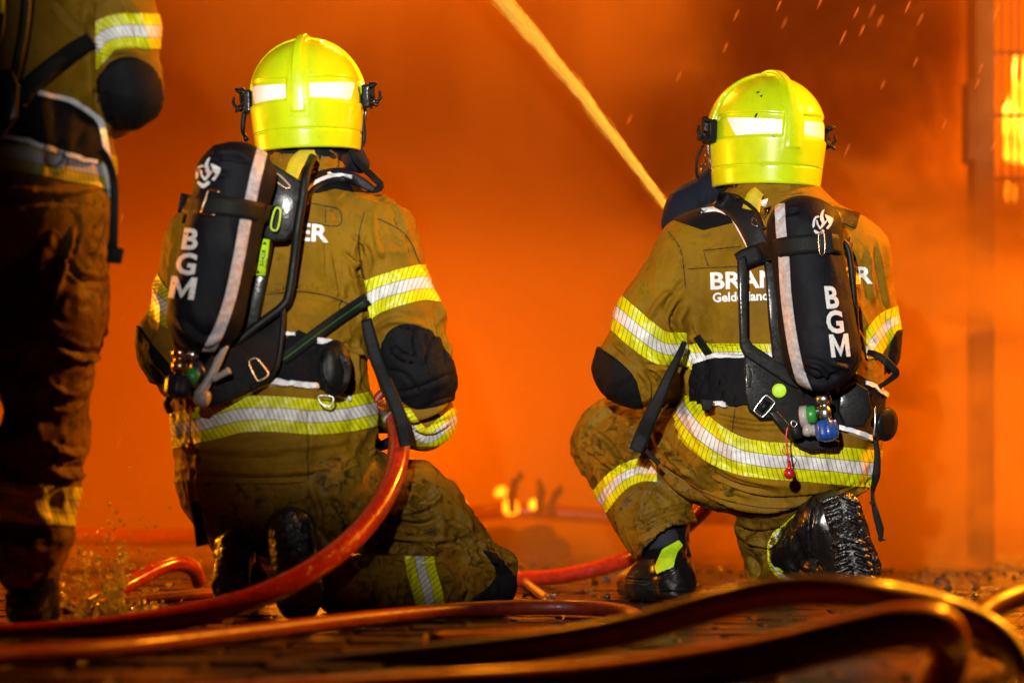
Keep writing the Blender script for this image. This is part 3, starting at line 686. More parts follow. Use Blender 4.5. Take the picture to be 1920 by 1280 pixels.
    # hood under the helmet
    h = f.vol(440, 200, 720, 380, -.16, .22, .005); f.cone(h, (572, 240, .02), 78, (578, 300, .03), 74, .02, 1.1); f.cone(h, (650, 275, .04), 26, (676, 308, .05), 18, .03)
    h.cut(lambda X, Y, Z: P(0, 320, 5)[2]-Z); hv, hq = h.mesh(); mk('hood', hv, hq, M['hood'], root)
    V, Fc = ribbon([(650, 262), (668, 300), (700, 332), (714, 348), (700, 356), (672, 340), (640, 318)], 13, [5., 4.98, 4.93, 4.92, 4.93, 4.96, 4.98], off=0); mk('helmet_strap', V, Fc, M['webbing'], hel)
    V, Fc = tube([P(463, 180, 5.04), P(455, 240, 5.05), P(462, 262, 5.03)], .006); mk('helmet_strap', V, Fc, M['rubber'], hel)
    V, Fc = tube([P(680, 215, 5.03), P(682, 262, 5.04), P(672, 280, 5.03)], .006); mk('helmet_strap', V, Fc, M['rubber'], hel)
    glove(root, P(762, 790, 5.14), (-.8, .25, .05), (.1, -.6, -.8), 1.)
    glove(root, P(390, 745, 5.2), (.8, .3, -.2), (0, .3, -1), 1.)
    return f, root, s, t

# ---------------------------------------------------------------- right kneeling firefighter
def right_fig():
    f = Fig(5.45); D = 5.45
    root = thing('person', 'firefighter on one knee, head turned left, wet black boot sole facing back', 'person', (P(1440, 1120, D)[0], D, 0), 'firefighters seen from behind')
    J = [((1312, 482, 0), 82, (1585, 485, 0), 82, .05, .8), ((1455, 500, 0), 160, (1466, 600, 0), 178, .06, .72), ((1466, 600, 0), 178, (1470, 700, 0), 176, .05, .74),
         ((1470, 700, 0), 174, (1466, 790, 0), 178, .04, .8), ((1430, 850, .0), 110, (1535, 848, 0), 104, .05, 1.15), ((1380, 830, 0), 100, (1300, 835, .1), 78, .05), ((1452, 430, 0), 105, (1452, 395, 0), 88, .05, .9),
         ((1308, 490, 0), 80, (1226, 600, -.02), 70, .03), ((1226, 600, -.02), 70, (1190, 690, -.01), 66, .02), ((1190, 690, -.01), 64, (1265, 712, .2), 52, .03), ((1265, 712, .2), 50, (1330, 715, .32), 44, .02),
         ((1588, 490, 0), 78, (1622, 610, .05), 64, .03), ((1622, 610, .05), 62, (1618, 650, .07), 62, .02), ((1618, 650, .07), 60, (1570, 690, .3), 48, .02)]
    T = [((1400, 862, 0), 92, (1540, 862, 0), 94, .05, 1.1), ((1360, 852, .02), 98, (1168, 832, .30), 82, .04), ((1168, 838, .30), 84, (1215, 950, .12), 70, .03), ((1215, 950, .12), 72, (1243, 1012, .05), 66, .02),
         ((1480, 890, 0), 88, (1455, 985, .08), 70, .04), ((1455, 985, .08), 66, (1452, 1062, .13), 54, .03), ((1452, 1066, .12), 50, (1500, 1040, .0), 48, .02), ((1140, 800, .30), 48, (1120, 830, .3), 48, .03)]
    body_mesh(f, (1060, 130, 1720, 1140), -.4, .6, J+T, P(1440, 265, D)+np.array((-.01, .03, 0)), .5, root)
    s = build(f, (1060, 300, 1720, 1000), -.32, .5, J)
    s.disp((folds(s.V, .006, seed=13.)+folds(s.V, .0018, (32, 32, 26), 5.))*smooth01((s.y-400)/60))
    s.strokes([
        ([(1285, 560), (1262, 600), (1278, 640)], 9, -14), ([(1290, 520), (1262, 550), (1240, 590)], 7, -7), ([(1275, 540), (1240, 560), (1215, 600)], 7, 6), ([(1252, 432), (1275, 470), (1284, 520)], 3, -5), ([(1262, 470), (1292, 500), (1380, 505)], 3, -4),
        ([(1318, 470), (1390, 462)], 3, -5), ([(1318, 475), (1326, 500), (1390, 495)], 3, -4),
        ([(1290, 600), (1310, 640), (1380, 650), (1430, 652)], 5, -9), ([(1290, 640), (1300, 680), (1290, 720)], 10, -14),
        ([(1150, 640), (1180, 665), (1215, 690)], 7, 8), ([(1165, 650), (1200, 680), (1240, 688)], 5, -8), ([(1195, 690), (1215, 720), (1210, 755)], 7, 8), ([(1210, 690), (1238, 715), (1240, 745)], 6, -9), ([(1232, 685), (1262, 700), (1270, 735)], 7, 8),
        ([(1255, 680), (1285, 690), (1290, 720)], 5, -8), ([(1590, 560), (1610, 600), (1640, 650)], 8, -10), ([(1640, 450), (1650, 520), (1665, 590)], 6, -5), ([(1628, 460), (1632, 530), (1640, 580)], 7, 5),
        # skirt of the jacket drawn into long folds
        ([(1235, 800), (1275, 870), (1350, 930), (1440, 950), (1530, 935)], 9, 9), ([(1222, 815), (1265, 885), (1345, 945), (1440, 964)], 4, -9), ([(1250, 790), (1290, 850), (1370, 905), (1460, 925)], 5, -5), ([(1260, 775), (1300, 835), (1380, 890), (1500, 915)], 8, 4),
        ([(1240, 770), (1262, 820), (1300, 868)], 5, -6), ([(1300, 880), (1360, 912), (1450, 936), (1560, 925), (1620, 900)], 5, -4), ([(1330, 700), (1310, 750), (1335, 780)], 6, -4), ([(1340, 790), (1420, 802), (1520, 800)], 7, 4), ([(1330, 775), (1400, 790), (1480, 790)], 5, -5),
        ([(1380, 742), (1375, 800)], 2.5, -3), ([(1352, 840), (1340, 880), (1320, 905)], 2.5, -4), ([(1640, 860), (1628, 905), (1600, 930)], 6, 5)])
    jk = mk('jacket', s.V, s.Q, M['coat'], root); near = D+.02-s.V[:, 1]; m = M['band']
    s.band('reflective_band', [(1140, 572), (1170, 598), (1205, 628), (1242, 652), (1292, 655)], 62, m, jk, [1284-s.x+.1*(s.y-600), 745-s.y], slant=-.5, per=9)
    s.band('reflective_band', [(1600, 690), (1632, 650), (1662, 610), (1692, 596)], 48, m, jk, [s.x-1624, 672-s.y], slant=.5, per=9)
    s.band('reflective_band', [(1270, 672), (1330, 668), (1400, 668), (1500, 672), (1660, 690)], 48, m, jk, [s.x-1292, 1606-s.x, near+.1], slant=-.4, per=9)
    s.band('reflective_band', [(1262, 735), (1282, 775), (1318, 815), (1370, 848), (1430, 862), (1500, 866), (1570, 872), (1650, 880)], 70, m, jk, [s.y-742, 1662-s.x, D+.08-s.V[:, 1]], slant=-.35, per=9)
    s.poly('elbow_patch', [(1110, 640), (1130, 655), (1160, 676), (1188, 705), (1200, 740), (1205, 775), (1170, 775), (1120, 740)], M['black_cloth'], jk, [near+.03], puff=.005)
    s.poly('elbow_patch', [(1676, 625), (1700, 630), (1700, 720), (1664, 700)], M['black_cloth'], jk, [near+.1], puff=.004)
    s.poly('shoulder_patch', [(1262, 412), (1318, 432), (1374, 418), (1372, 388), (1300, 380), (1262, 395)], M['black_cloth'], jk, [near+.05], off=.003, curved=False)
    s.poly('shoulder_patch', [(1562, 388), (1612, 402), (1604, 430), (1566, 414)], M['leather'], jk, [near+.05], off=.004, curved=False)
    for l, e in (([(1252, 432), (1276, 470), (1286, 540)], [s.y-434, 540-s.y]), ([(1288, 505), (1330, 502), (1400, 500)], [s.x-1290, 1385-s.x]), ([(1316, 470), (1390, 462)], [s.x-1318, 1390-s.x]), ([(1320, 474), (1328, 498)], [s.y-474, 498-s.y]), ([(1282, 646), (1340, 650), (1440, 655)], [s.x-1300, 1440-s.x]),
                 ([(1352, 850), (1342, 880), (1320, 912)], [s.y-848, 912-s.y]), ([(1378, 765), (1372, 815)], [s.y-766, 812-s.y]), ([(1246, 868), (1290, 906), (1350, 934), (1440, 952), (1530, 945), (1600, 915)], [s.x-1250, 1610-s.x])):
        s.band('seam', l, 1.8, M['seam'], jk, [near+.08]+e, off=.0012, wall=.001)
    c = f.vol(1340, 310, 1580, 410, -.2, .25, .0045); f.cone(c, (1452, 402, .0), 94, (1450, 360, .0), 86, .02, .95); f.cone(c, (1452, 410, .0), 84, (1450, 320, .0), 76, 0, .95, sub=True)
    zc = P(0, 345, D)[2]; x0 = P(1450, 0, D)[0]; c.cut(lambda X, Y, Z: Z-zc+.12*(X-x0)); cv, cq = c.mesh(); cs = Surf(cv, cq); cs.disp(folds(cs.V, .004, (20, 20, 30))); cs.strokes([([(1400, 355), (1402, 400)], 2, -3), ([(1370, 372), (1530, 366)], 3.5, -5), ([(1380, 382), (1540, 378)], 4, 4)]); mk('collar', cs.V, cs.Q, M['coat'], jk)
    t = build(f, (1050, 720, 1720, 1140), -.34, .55, T)
    t.disp(folds(t.V, .009, seed=18.)*smooth01((t.y-780)/50)+folds(t.V, .003, (30, 30, 24), seed=2.))
    t.strokes([([(1100, 800), (1140, 830), (1170, 870), (1220, 890)], 8, -8), ([(1090, 830), (1130, 860), (1160, 890)], 7, 8), ([(1110, 870), (1160, 885), (1200, 880)], 5, -7), ([(1150, 830), (1190, 825), (1220, 835)], 3, -4), ([(1185, 790), (1195, 840), (1240, 880), (1320, 930)], 9, -9),
        ([(1220, 800), (1250, 850), (1310, 900)], 8, 8), ([(1200, 840), (1260, 900), (1330, 945)], 7, 7), ([(1160, 760), (1120, 780), (1095, 815)], 8, 6), ([(1185, 985), (1240, 960), (1300, 945)], 6, 6), ([(1185, 1010), (1240, 978), (1300, 962)], 3, -5), ([(1230, 900), (1200, 960), (1210, 1000)], 6, -5),
        ([(1370, 985), (1420, 1000), (1480, 990)], 7, -8), ([(1390, 1005), (1440, 1020), (1490, 1000)], 7, 8), ([(1400, 1040), (1420, 1060), (1415, 1090)], 6, -7), ([(1430, 1030), (1440, 1060), (1430, 1090)], 7, 7)])
    cuffz = spline([(1150, 1072), (1180, 1062), (1212, 1025), (1250, 992), (1300, 980), (1330, 985)], 5); d, _ = sdist(cuffz, t.x, t.y)
    keep = ((d < 0) | (t.x > 1335))[t.Q].all(1); u, inv = np.unique(t.Q[keep], return_inverse=True); t = Surf(t.V[u], inv.reshape(-1, 4))
    tr = mk('trousers', t.V, t.Q, M['trouser'], root); so = tr.modifiers.new('thickness', 'SOLIDIFY'); so.thickness = .006; so.offset = -1
    t.band('reflective_band', [(1118, 950), (1145, 915), (1175, 890), (1215, 880), (1280, 890)], 44, m, tr, [1232-t.x, t.y-860], slant=.5, per=9)
    t.band('reflective_band', [(1478, 985), (1452, 1010), (1448, 1050), (1475, 1085), (1520, 1100)], 16, m, tr, [t.x-1430], slant=.5, per=9)
    # planted boot, heel to the camera
    b = f.vol(1120, 880, 1350, 1150, -.2, .42, .004)
    f.cone(b, (1250, 968, .08), 42, (1250, 1060, .05), 45, .02); f.cone(b, (1262, 1075, -.0), 40, (1238, 1092, .08), 42, .03); f.cone(b, (1215, 1095, .05), 44, (1190, 1095, .24), 34, .03); f.cone(b, (1268, 1100, .0), 38, (1268, 1090, .04), 38, .02)
    zf = .004; b.cut(lambda X, Y, Z: zf-Z+0*X); bs = Surf(*b.mesh()); bs.disp(folds(bs.V, .002, (24, 24, 24), 4.)); bs.strokes([([(1222, 1080), (1250, 1075), (1290, 1040)], 4, -5), ([(1290, 1000), (1292, 1050)], 4, -4), ([(1170, 1085), (1220, 1090)], 4, -4), ([(1240, 1110), (1308, 1112)], 3, -4)])
    bo = mk('boot', bs.V, bs.Q, M['leather'], root); bs.poly('heel_tab', [(1242, 1030), (1272, 1012), (1280, 1022), (1270, 1036), (1262, 1062), (1232, 1075), (1228, 1062)], M['lime'], bo, [D+.06-bs.V[:, 1]], curved=False)
    # kneeling boot, sole to the camera
    b = f.vol(1420, 880, 1690, 1120, -.36, .2, .004)
    f.cone(b, (1492, 1035, .0), 50, (1545, 985, -.12), 52, .03); f.cone(b, (1560, 965, -.15), 44, (1600, 1070, -.16), 40, .03, .85); f.cone(b, (1545, 985, -.12), 50, (1560, 1060, -.12), 42, .03)
    bk = Surf(*b.mesh()); bk.disp(folds(bk.V, .003, (24, 24, 24), 6.)); bk.strokes([([(1530, 930), (1520, 1000), (1530, 1070)], 4, -6), ([(1475, 1000), (1480, 1050), (1510, 1080)], 5, -7), ([(1490, 990), (1498, 1040), (1530, 1075)], 6, 7), ([(1510, 975), (1515, 1040), (1545, 1070)], 5, -6)])
    bo = mk('boot', bk.V, bk.Q, M['leather'], root)
    g = f.vol(1520, 890, 1690, 1120, -.36, .05, .0032)
    f.cone(g, (1582, 960, -.225), 37, (1590, 985, -.22), 34, .01, .3); f.cone(g, (1592, 990, -.215), 33, (1610, 1065, -.215), 43, .01, .3)
    rs = np.random.RandomState(5)
    for i in range(12):
        u = i/11; x = 1575+30*u; y = 935+145*u; hw = 28+8*abs(u-.45)
        if 4 <= i <= 5: continue
        for sg in (-1, 1):
            f.cone(g, (x+sg*hw, y+5, -.234), 5, (x+sg*8, y-3, -.236), 4.2, .002)
    gs = Surf(*g.mesh()); gs.disp(folds(gs.V, .0018, (60, 60, 60), 6.)); mk('sole', gs.V, gs.Q, M['sole'], bo)
    hc = P(1441, 246, D)+np.array((0, .03, 0)); hel, HT = helmet(root, hc, .29, .02, .04, 1.09)
    # scuffs on the shell
    h = f.vol(1220, 290, 1560, 460, -.2, .35, .005); f.cone(h, (1440, 310, .02), 84, (1440, 350, .02), 82, .02, 1.1); f.cone(h, (1350, 345, .1), 40, (1288, 395, .1), 40, .04); f.cone(h, (1288, 395, .1), 40, (1270, 420, .08), 30, .03)
    hs = Surf(*h.mesh()); hs.disp(folds(hs.V, .003, (14, 14, 14), 6.)); mk('hood', hs.V, hs.Q, M['hood'], root)
    # face mask showing past the helmet edge
    v = f.vol(1270, 220, 1400, 380, .0, .3, .004); v.ell(P(1352, 296, D+.14), (.045, .05, .055), .01); v.cone(P(1322, 315, D+.14), P(1318, 330, D+.15), .014, .012, .01); v.ell(P(1328, 290, D+.12), (.014, .02, .022), .004)
    fv, fq = v.mesh(); mk('face_mask', fv, fq, M['mask'], root)
    V, Fc = tube([P(1318, 272, D+.06), P(1307, 298, D+.06), P(1306, 325, D+.07), P(1312, 338, D+.08)], .0035); mk('helmet_strap', V, Fc, M['rubber'], hel)
    glove(root, P(1340, 715, D+.36), (.8, .2, .1), (0, .3, -1), 1.); glove(root, P(1550, 700, D+.34), (-.8, .2, .0), (0, .3, -1), 1.)
    return f, root, s, t

# ---------------------------------------------------------------- standing firefighter
def stand_fig():
    f = Fig(4.55); D = 4.55
    root = thing('person', 'firefighter standing at the left edge of the photo, cropped above the elbow, in dark trousers', 'person', (P(0, 1180, D)[0], D, 0), 'firefighters seen from behind')
    J = [((-190, -110, 0), 95, (165, -110, 0), 92, .05, .8), ((-15, -80, 0), 170, (-10, 120, 0), 195, .06, .72), ((-10, 120, 0), 196, (-5, 250, 0), 196, .05, .74), ((-5, 250, 0), 192, (0, 300, 0), 205, .04, .76), ((0, 300, 0), 205, (0, 355, 0), 206, .03, .78),
         ((-12, -190, 0), 105, (-12, -230, 0), 80, .05, .9), ((178, -100, 0), 92, (222, 60, -.01), 74, .03), ((222, 60, -.01), 74, (236, 165, -.01), 64, .02), ((236, 165, -.01), 64, (205, 205, .2), 52, .02), ((205, 205, .2), 50, (120, 190, .34), 42, .02),
         ((-210, -100, 0), 92, (-250, 60, 0), 72, .03), ((-250, 60, 0), 72, (-260, 165, 0), 64, .02), ((-260, 165, 0), 62, (-200, 200, .25), 45, .02)]
    T = [((-90, 380, 0), 112, (85, 380, 0), 116, .05, .9), ((88, 400, 0), 115, (92, 600, -.01), 100, .04), ((92, 600, -.01), 98, (78, 820, 0), 80, .03), ((78, 820, 0), 80, (70, 900, 0), 74, .03), ((70, 900, 0), 70, (62, 1060, 0), 60, .03),
         ((-95, 400, 0), 112, (-110, 640, .02), 95, .04), ((-110, 640, .02), 95, (-130, 1060, .05), 62, .03)]
    body_mesh(f, (-400, -540, 340, 1190), -.3, .5, J+T, P(-12, -330, D), -.1, root)
    s = build(f, (-400, -330, 340, 460), -.3, .45, J, .0065); s.disp(folds(s.V, .0065, seed=23.)*smooth01((s.y+250)/60))
    s.strokes([([(172, 0), (168, 60), (182, 120), (184, 200)], 9, -16), ([(190, 110), (230, 95), (280, 105)], 8, 6), ([(0, 350), (100, 360), (200, 350)], 8, 6), ([(60, 380), (140, 375), (205, 360)], 6, -6), ([(100, 0), (130, 40), (160, 60)], 7, 6), ([(240, 0), (262, 40), (280, 110)], 7, 6), ([(225, 0), (250, 40), (262, 100)], 5, -5), ([(185, 120), (195, 200), (205, 260)], 7, 6)])
    jk = mk('jacket', s.V, s.Q, M['coat'], root); near = D+.02-s.V[:, 1]; m = M['band_shaded']
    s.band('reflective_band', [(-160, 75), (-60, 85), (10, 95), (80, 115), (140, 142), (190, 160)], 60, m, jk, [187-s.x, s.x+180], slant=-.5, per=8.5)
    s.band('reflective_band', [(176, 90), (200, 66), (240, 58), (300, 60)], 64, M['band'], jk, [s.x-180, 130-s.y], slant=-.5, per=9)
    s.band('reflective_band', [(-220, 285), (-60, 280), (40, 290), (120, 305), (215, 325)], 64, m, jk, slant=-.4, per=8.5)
    s.poly('elbow_patch', [(190, 140), (215, 112), (255, 108), (290, 135), (302, 185), (280, 230), (240, 250), (205, 235), (188, 190)], M['black_cloth'], jk, [near+.03], puff=.006)
    t = build(f, (-290, 250, 270, 1120), -.3, .4, T, .0065); t.disp(folds(t.V, .012, (9, 9, 12), seed=28.)*smooth01((t.y-380)/60)+folds(t.V, .004, (26, 26, 26), 3.))
    t.strokes([([(120, 480), (150, 520), (200, 530)], 7, -9), ([(110, 640), (160, 660), (200, 655)], 6, -7), ([(100, 650), (150, 675), (195, 668)], 6, 7), ([(90, 720), (130, 740), (170, 720)], 7, 8), ([(80, 740), (120, 762), (165, 745)], 6, -8), ([(90, 830), (130, 850), (160, 848)], 7, 11), ([(80, 850), (120, 870), (155, 870)], 6, -9), ([(90, 880), (130, 895), (160, 885)], 7, 10), ([(140, 420), (120, 500), (100, 560)], 8, 6)])
    tr = mk('trousers', t.V, t.Q, M['trouser'], root)
    t.band('reflective_band', [(-200, 938), (0, 938), (60, 944), (150, 950)], 72, M['band'], tr, slant=-.4, per=8.5)
    for (x, dd) in ((62, 0), (-132, .05)):
        b = f.vol(x-90, 1010, x+90, 1230, -.2, .45, .005); f.cone(b, (x, 1050, dd), 52, (x, 1130, dd), 46, .02); f.cone(b, (x, 1140, dd), 44, (x+4, 1150, dd+.18), 42, .03); b.cut(lambda X, Y, Z: .004-Z+0*X)
        bs = Surf(*b.mesh()); bs.disp(folds(bs.V, .003, (20, 20, 20), 6.)); mk('boot', bs.V, bs.Q, M['leather'], root)
    hel, HT = helmet(root, P(-12, -345, D)+np.array((0, .02, 0)), -.1)
    h = f.vol(-120, -330, 100, -180, -.16, .22, .006); f.cone(h, (-12, -290, .02), 80, (-12, -220, .02), 76, .02, 1.1); hv, hq = h.mesh(); mk('hood', hv, hq, M['hood'], root)
    glove(root, P(130, 190, D+.36), (-.8, .2, -.1), (0, .3, -1), 1.); glove(root, P(-190, 200, D+.28), (.8, .3, -.1), (0, .3, -1), 1.)
    return f, root, s, t
FL = left_fig(); FR = right_fig(); FS = stand_fig()
# ================================================================ breathing apparatus
EMB = [[(728,350),(695,372),(672,410),(658,460),(668,510),(690,550),(668,598),(644,570),(626,505),(606,500),(612,565),(655,634),(670,636),(735,562),(768,508),(758,500),(730,528),(716,490),(705,440),(712,400)],
       [(640,440),(590,455),(562,500),(550,580),(560,620),(585,590),(590,530),(605,480),(655,462)], [(735,425),(790,445),(850,480),(850,510),(825,570),(775,635),(745,620),(790,560),(812,505),(800,490),(735,450)],
       [(575,640),(600,645),(650,675),(700,635),(725,650),(722,675),(650,725),(620,715),(575,670)]]
def emblem(x0, y0, sx, sy): return [[(x0+(X-550)*sx/305, y0+(Y-350)*sy/375) for X, Y in p] for p in EMB]
def bigM(o, ux, uy):
    return [[(o[0]+ux[0]*a+uy[0]*b, o[1]+ux[1]*a+uy[1]*b) for a, b in p] for p in ([(0, 0), (0, 1), (.22, 1), (.22, 0)], [(.22, 1), (.5, .36), (.5, 0), (.22, .60)], [(.78, 1), (.78, .60), (.5, 0), (.5, .36)], [(.78, 0), (.78, 1), (1, 1), (1, 0)])]
def cover(f, a, ra, b, rb, root, seed):
    v = f.vol(min(a[0], b[0])-130, min(a[1], b[1])-110, max(a[0], b[0])+130, max(a[1], b[1])+120, a[2]-.16, a[2]+.16, .0045)
    f.cone(v, a, ra, b, rb, .01); f.cone(v, (a[0]-10, a[1]-4, a[2]), ra*.86, (a[0]+14, a[1]-2, a[2]), ra*.86, .02)
    s = Surf(*v.mesh()); s.disp(folds(s.V, .0022, (16, 16, 9), seed)+.0012*vnoise(s.V*26)); return s
def buckle(name, pts, d, r, mat, parent, bv=(), off=.004): 
    P3 = [ray(bv, x, y, d, off) if bv else P(x, y, d) for x, y in pts]; V, Fc = loop_tube(P3, r); return mk(name, V, Fc, mat, parent)
def pull(root, pts, d, br):
    V, Fc = tube([P(x, y, d) for x, y in pts], .0022, 8); c = mk('pull_cord', V, Fc, M['red'], root); e = pts[-1]; r = br*d/F
    V, Fc = ball(P(e[0], e[1], d), r); mk('pull_knob', V, Fc, M['red'], c); V, Fc = lathe(P(e[0], e[1]-br*2.2, d), P(e[0], e[1], d), [(0, .003), (.5, .005), (1, r*.7)], 12); mk('knob_neck', V, Fc, M['red'], c)
def left_gear():
    f, _, s, t = FL; root = thing('breathing_apparatus', 'black air cylinder tilted at the left shoulder, copper coloured valve, marked BGM', 'air cylinder', P(440, 760, 4.8), 'breathing sets on backs')
    c = cover(f, (440, 336, -.27), 70, (384, 588, -.28), 74, root, 1.); c.strokes([([(385, 300), (430, 292), (470, 305)], 8, -7), ([(375, 318), (430, 330)], 8, 4), ([(330, 600), (380, 640), (420, 625)], 9, 5), ([(350, 350), (300, 560)], 8, -2.5)])
    co = mk('cylinder_cover', c.V, c.Q, M['cover'], root); nr = 4.74-c.V[:, 1]; cb = [c.bvh]
    c.band('reflective_strip', [(494, 274), (488, 295), (478, 335), (468, 382)], 21, M['silver'], co, [nr, c.y-278, 384-c.y], off=.0015, wall=.002)
    c.band('reflective_strip', [(461, 408), (448, 480), (432, 555), (412, 615), (388, 662)], 21, M['silver'], co, [nr, c.y-411, 658-c.y], off=.0015, wall=.002)
    flat_obj('emblem', emblem(366, 295, 48, 58), cb, 4.7, M['print'], co)
    for ch, x, y in (('B', 337, 465), ('G', 326, 511)): text_obj('lettering', ch, cb, 4.7, (x, y), (55, 5), (9, -54), M['print'], co, bold=.03)
    flat_obj('lettering', bigM((315, 558), (48, 4), (7, -41)), cb, 4.7, M['print'], co)
    V, Fc = ribbon([(336, 380), (360, 384), (400, 384), (450, 390), (500, 402), (530, 410)], 37, 4.80, cb, .002); st = mk('retaining_strap', V, Fc, M['webbing'], root)
    V, Fc = tube([ray(cb, x, y, 4.7, .008) for x, y in ((412, 360), (392, 357), (386, 372), (379, 392), (383, 401), (403, 403))], .0022, 8, 5); mk('strap_buckle', V, Fc, M['brass'], st)
    V, Fc = loop_tube([P(x, y, 4.76) for x, y in ((516, 392), (526, 396), (520, 430), (508, 426))], .002); mk('strap_slider', V, Fc, M['lime'], st)
    # back plate
    for nm, poly, d in (('back_plate', [(500, 300), (520, 312), (562, 338), (570, 360), (556, 425), (536, 450), (512, 452), (480, 440)], 4.79), ('back_plate', [(478, 440), (512, 445), (498, 530), (484, 604), (462, 640), (430, 640), (455, 540)], 4.80),
                        ('lower_plate', [(532, 566), (530, 640), (524, 680), (508, 704), (470, 728), (430, 750), (395, 764), (368, 752), (372, 700), (400, 660), (450, 640), (490, 596)], [4.82, 4.81, 4.80, 4.79, 4.77, 4.76, 4.75, 4.74, 4.74, 4.75, 4.78, 4.82])):
        V, Fc = plate(poly, d, .02, bev=.004); mk(nm, V, Fc, M['plastic'], root)
    V, Fc = tube([P(*q) for q in ((586, 296, 4.86), (574, 326, 4.80), (567, 375, 4.79), (558, 430, 4.79), (551, 490, 4.80), (542, 550, 4.80), (530, 574, 4.80), (482, 611, 4.79), (434, 650, 4.78))], .0105, 10); mk('carrying_frame', V, Fc, M['rubber'], root)
    V, Fc = tube([P(*q) for q in ((531, 574, 4.80), (529, 625, 4.79), (522, 675, 4.79), (508, 704, 4.78), (470, 728, 4.76))], .006, 8); mk('carrying_frame', V, Fc, M['rubber'], root)
    buckle('plate_slot', [(516, 326), (526, 330), (544, 350), (534, 352), (517, 338)], 4.785, .0017, M['brass'], root)
    buckle('belt_buckle', [(467, 680), (476, 672), (484, 674), (502, 698), (500, 706), (487, 713), (480, 709)], 4.77, .0024, M['brass'], root)
    V, Fc = plate([(487, 447), (506, 449), (497, 517), (474, 516)], 4.788, .003, bev=0); lb = mk('label_tag', V, Fc, M['lime'], root)
    pb = BVHTree.FromPolygons([tuple(v) for v in V], Fc)
    for i, (tx, yy, e) in enumerate((('50428', 500, 13), ('03/24', 503, 8))): text_obj('tag_print', tx, [pb], 4.787, (494-i*-7, yy), (3.0*e/13*.6, -e*.95), (-e*.8, -1.5), M['black_cloth'], lb, .0008, .02)
    flat_obj('tag_print', [[(492, 458), (497, 452), (500, 459)], [(480, 512), (484, 506), (488, 513)]], [pb], 4.787, M['black_cloth'], lb, .0008)
    # valve group
    def L(nm, a, b, prof, m, par=root, **k): V, Fc = lathe(P(*a), P(*b), prof, **k); return mk(nm, V, Fc, M[m], par)
    L('valve_body', (338, 655, 4.72), (337, 706, 4.71), [(0, .016), (.1, .019), (.28, .019), (.3, .014), (.45, .014), (.5, .018), (.8, .018), (.82, .013), (1, .013)], 'brass', n=8)
    L('handwheel', (336, 704, 4.71), (332, 746, 4.70), [(0, .012), (.06, .024), (.2, .027), (.75, .027), (.92, .024), (1, .014)], 'navy', n=40, lobes=8, amp=.06)
    L('valve_ring', (352, 700, 4.73), (372, 712, 4.73), [(0, .017), (.2, .021), (.8, .021), (1, .017)], 'green', n=24)
    L('pressure_reducer', (364, 700, 4.74), (384, 690, 4.74), [(0, .02), (.3, .024), (.9, .022), (1, .01)], 'navy', n=24)
    V, Fc = tube([P(*q) for q in ((424, 648, 4.72), (410, 675, 4.715), (398, 700, 4.71), (384, 724, 4.71), (372, 742, 4.71))], [.006, .009, .009, .010, .013], 10); lv = mk('pressure_line', V, Fc, M['grey'], root)
    V, Fc = tube([P(*q) for q in ((400, 710, 4.71), (416, 702, 4.705), (430, 694, 4.70))], [.008, .007, .008], 10); mk('line_branch', V, Fc, M['grey'], lv)
    L('gauge_coupling', (366, 742, 4.715), (392, 750, 4.71), [(0, .012), (.2, .018), (.85, .018), (1, .012)], 'grey', n=20)
    L('valve_cap', (352, 662, 4.73), (372, 668, 4.73), [(0, .008), (.2, .011), (1, .011)], 'steel', n=12)
    V, Fc = tube([P(*q) for q in ((318, 744, 4.74), (313, 756, 4.76), (318, 770, 4.80))], .008, 10); mk('valve_hose', V, Fc, M['rubber'], root)
    pull(root, [(356, 760), (357, 780), (356, 805), (358, 838)], 4.72, 9)
    # belts and straps, on the coat
    jn = 5.0-s.V[:, 1]
    pad = s.poly('waist_belt', [(440, 640), (528, 640), (560, 618), (592, 634), (640, 660), (656, 694), (654, 744), (612, 736), (590, 724), (540, 719), (500, 721), (462, 738), (430, 752), (360, 752), (340, 720), (360, 660)], M['black_cloth'], root, [jn], off=.012, wall=.004, curved=False)
    s.band('piping', [(588, 636), (615, 643), (642, 662), (652, 688)], 7, M['piping'], pad, [jn, s.x-588, 690-s.y], off=.015)
    s.band('piping', [(430, 752), (462, 738), (498, 722), (545, 719), (592, 727)], 9, M['piping'], pad, [jn, s.x-436, 592-s.x], off=.015)
    s.band('piping', [(612, 732), (652, 750)], 7, M['piping'], pad, [jn, s.x-612, 652-s.x], off=.015)
    s.band('piping', [(470, 624), (545, 625)], 7, M['piping'], pad, [jn, s.x-494, 552-s.x], off=.013)
    v = f.vol(560, 600, 700, 790, -.32, 0, .0045); v.ell(P(628, 690, 4.80), (.036, .03, .062), .01); v.ell(P(618, 690, 4.775), (.020, .012, .046), .006); gv, gq = v.mesh(); g2 = Surf(gv, gq); g2.strokes([([(602, 668), (600, 700), (610, 728)], 4, -6), ([(640, 660), (652, 695), (645, 730)], 4, 5)]); mk('mask_pouch', g2.V, g2.Q, M['rubber'], root)
    buckle('belt_hook', [(598, 742), (604, 758), (620, 760), (624, 744)], 4.80, .002, M['steel'], root)
    jb = [s.bvh]
    V, Fc = ribbon([(690, 560), (650, 586), (600, 622), (560, 652), (528, 674)], 25, 4.84, jb, .014); w = mk('side_strap', V, Fc, M['webbing'], root)
    V, Fc = ribbon([(682, 566), (650, 587), (600, 623), (560, 653), (530, 675)], 3, 4.84, jb, .0185, .0008, rows=1); mk('strap_line', V, Fc, M['greenline'], w)
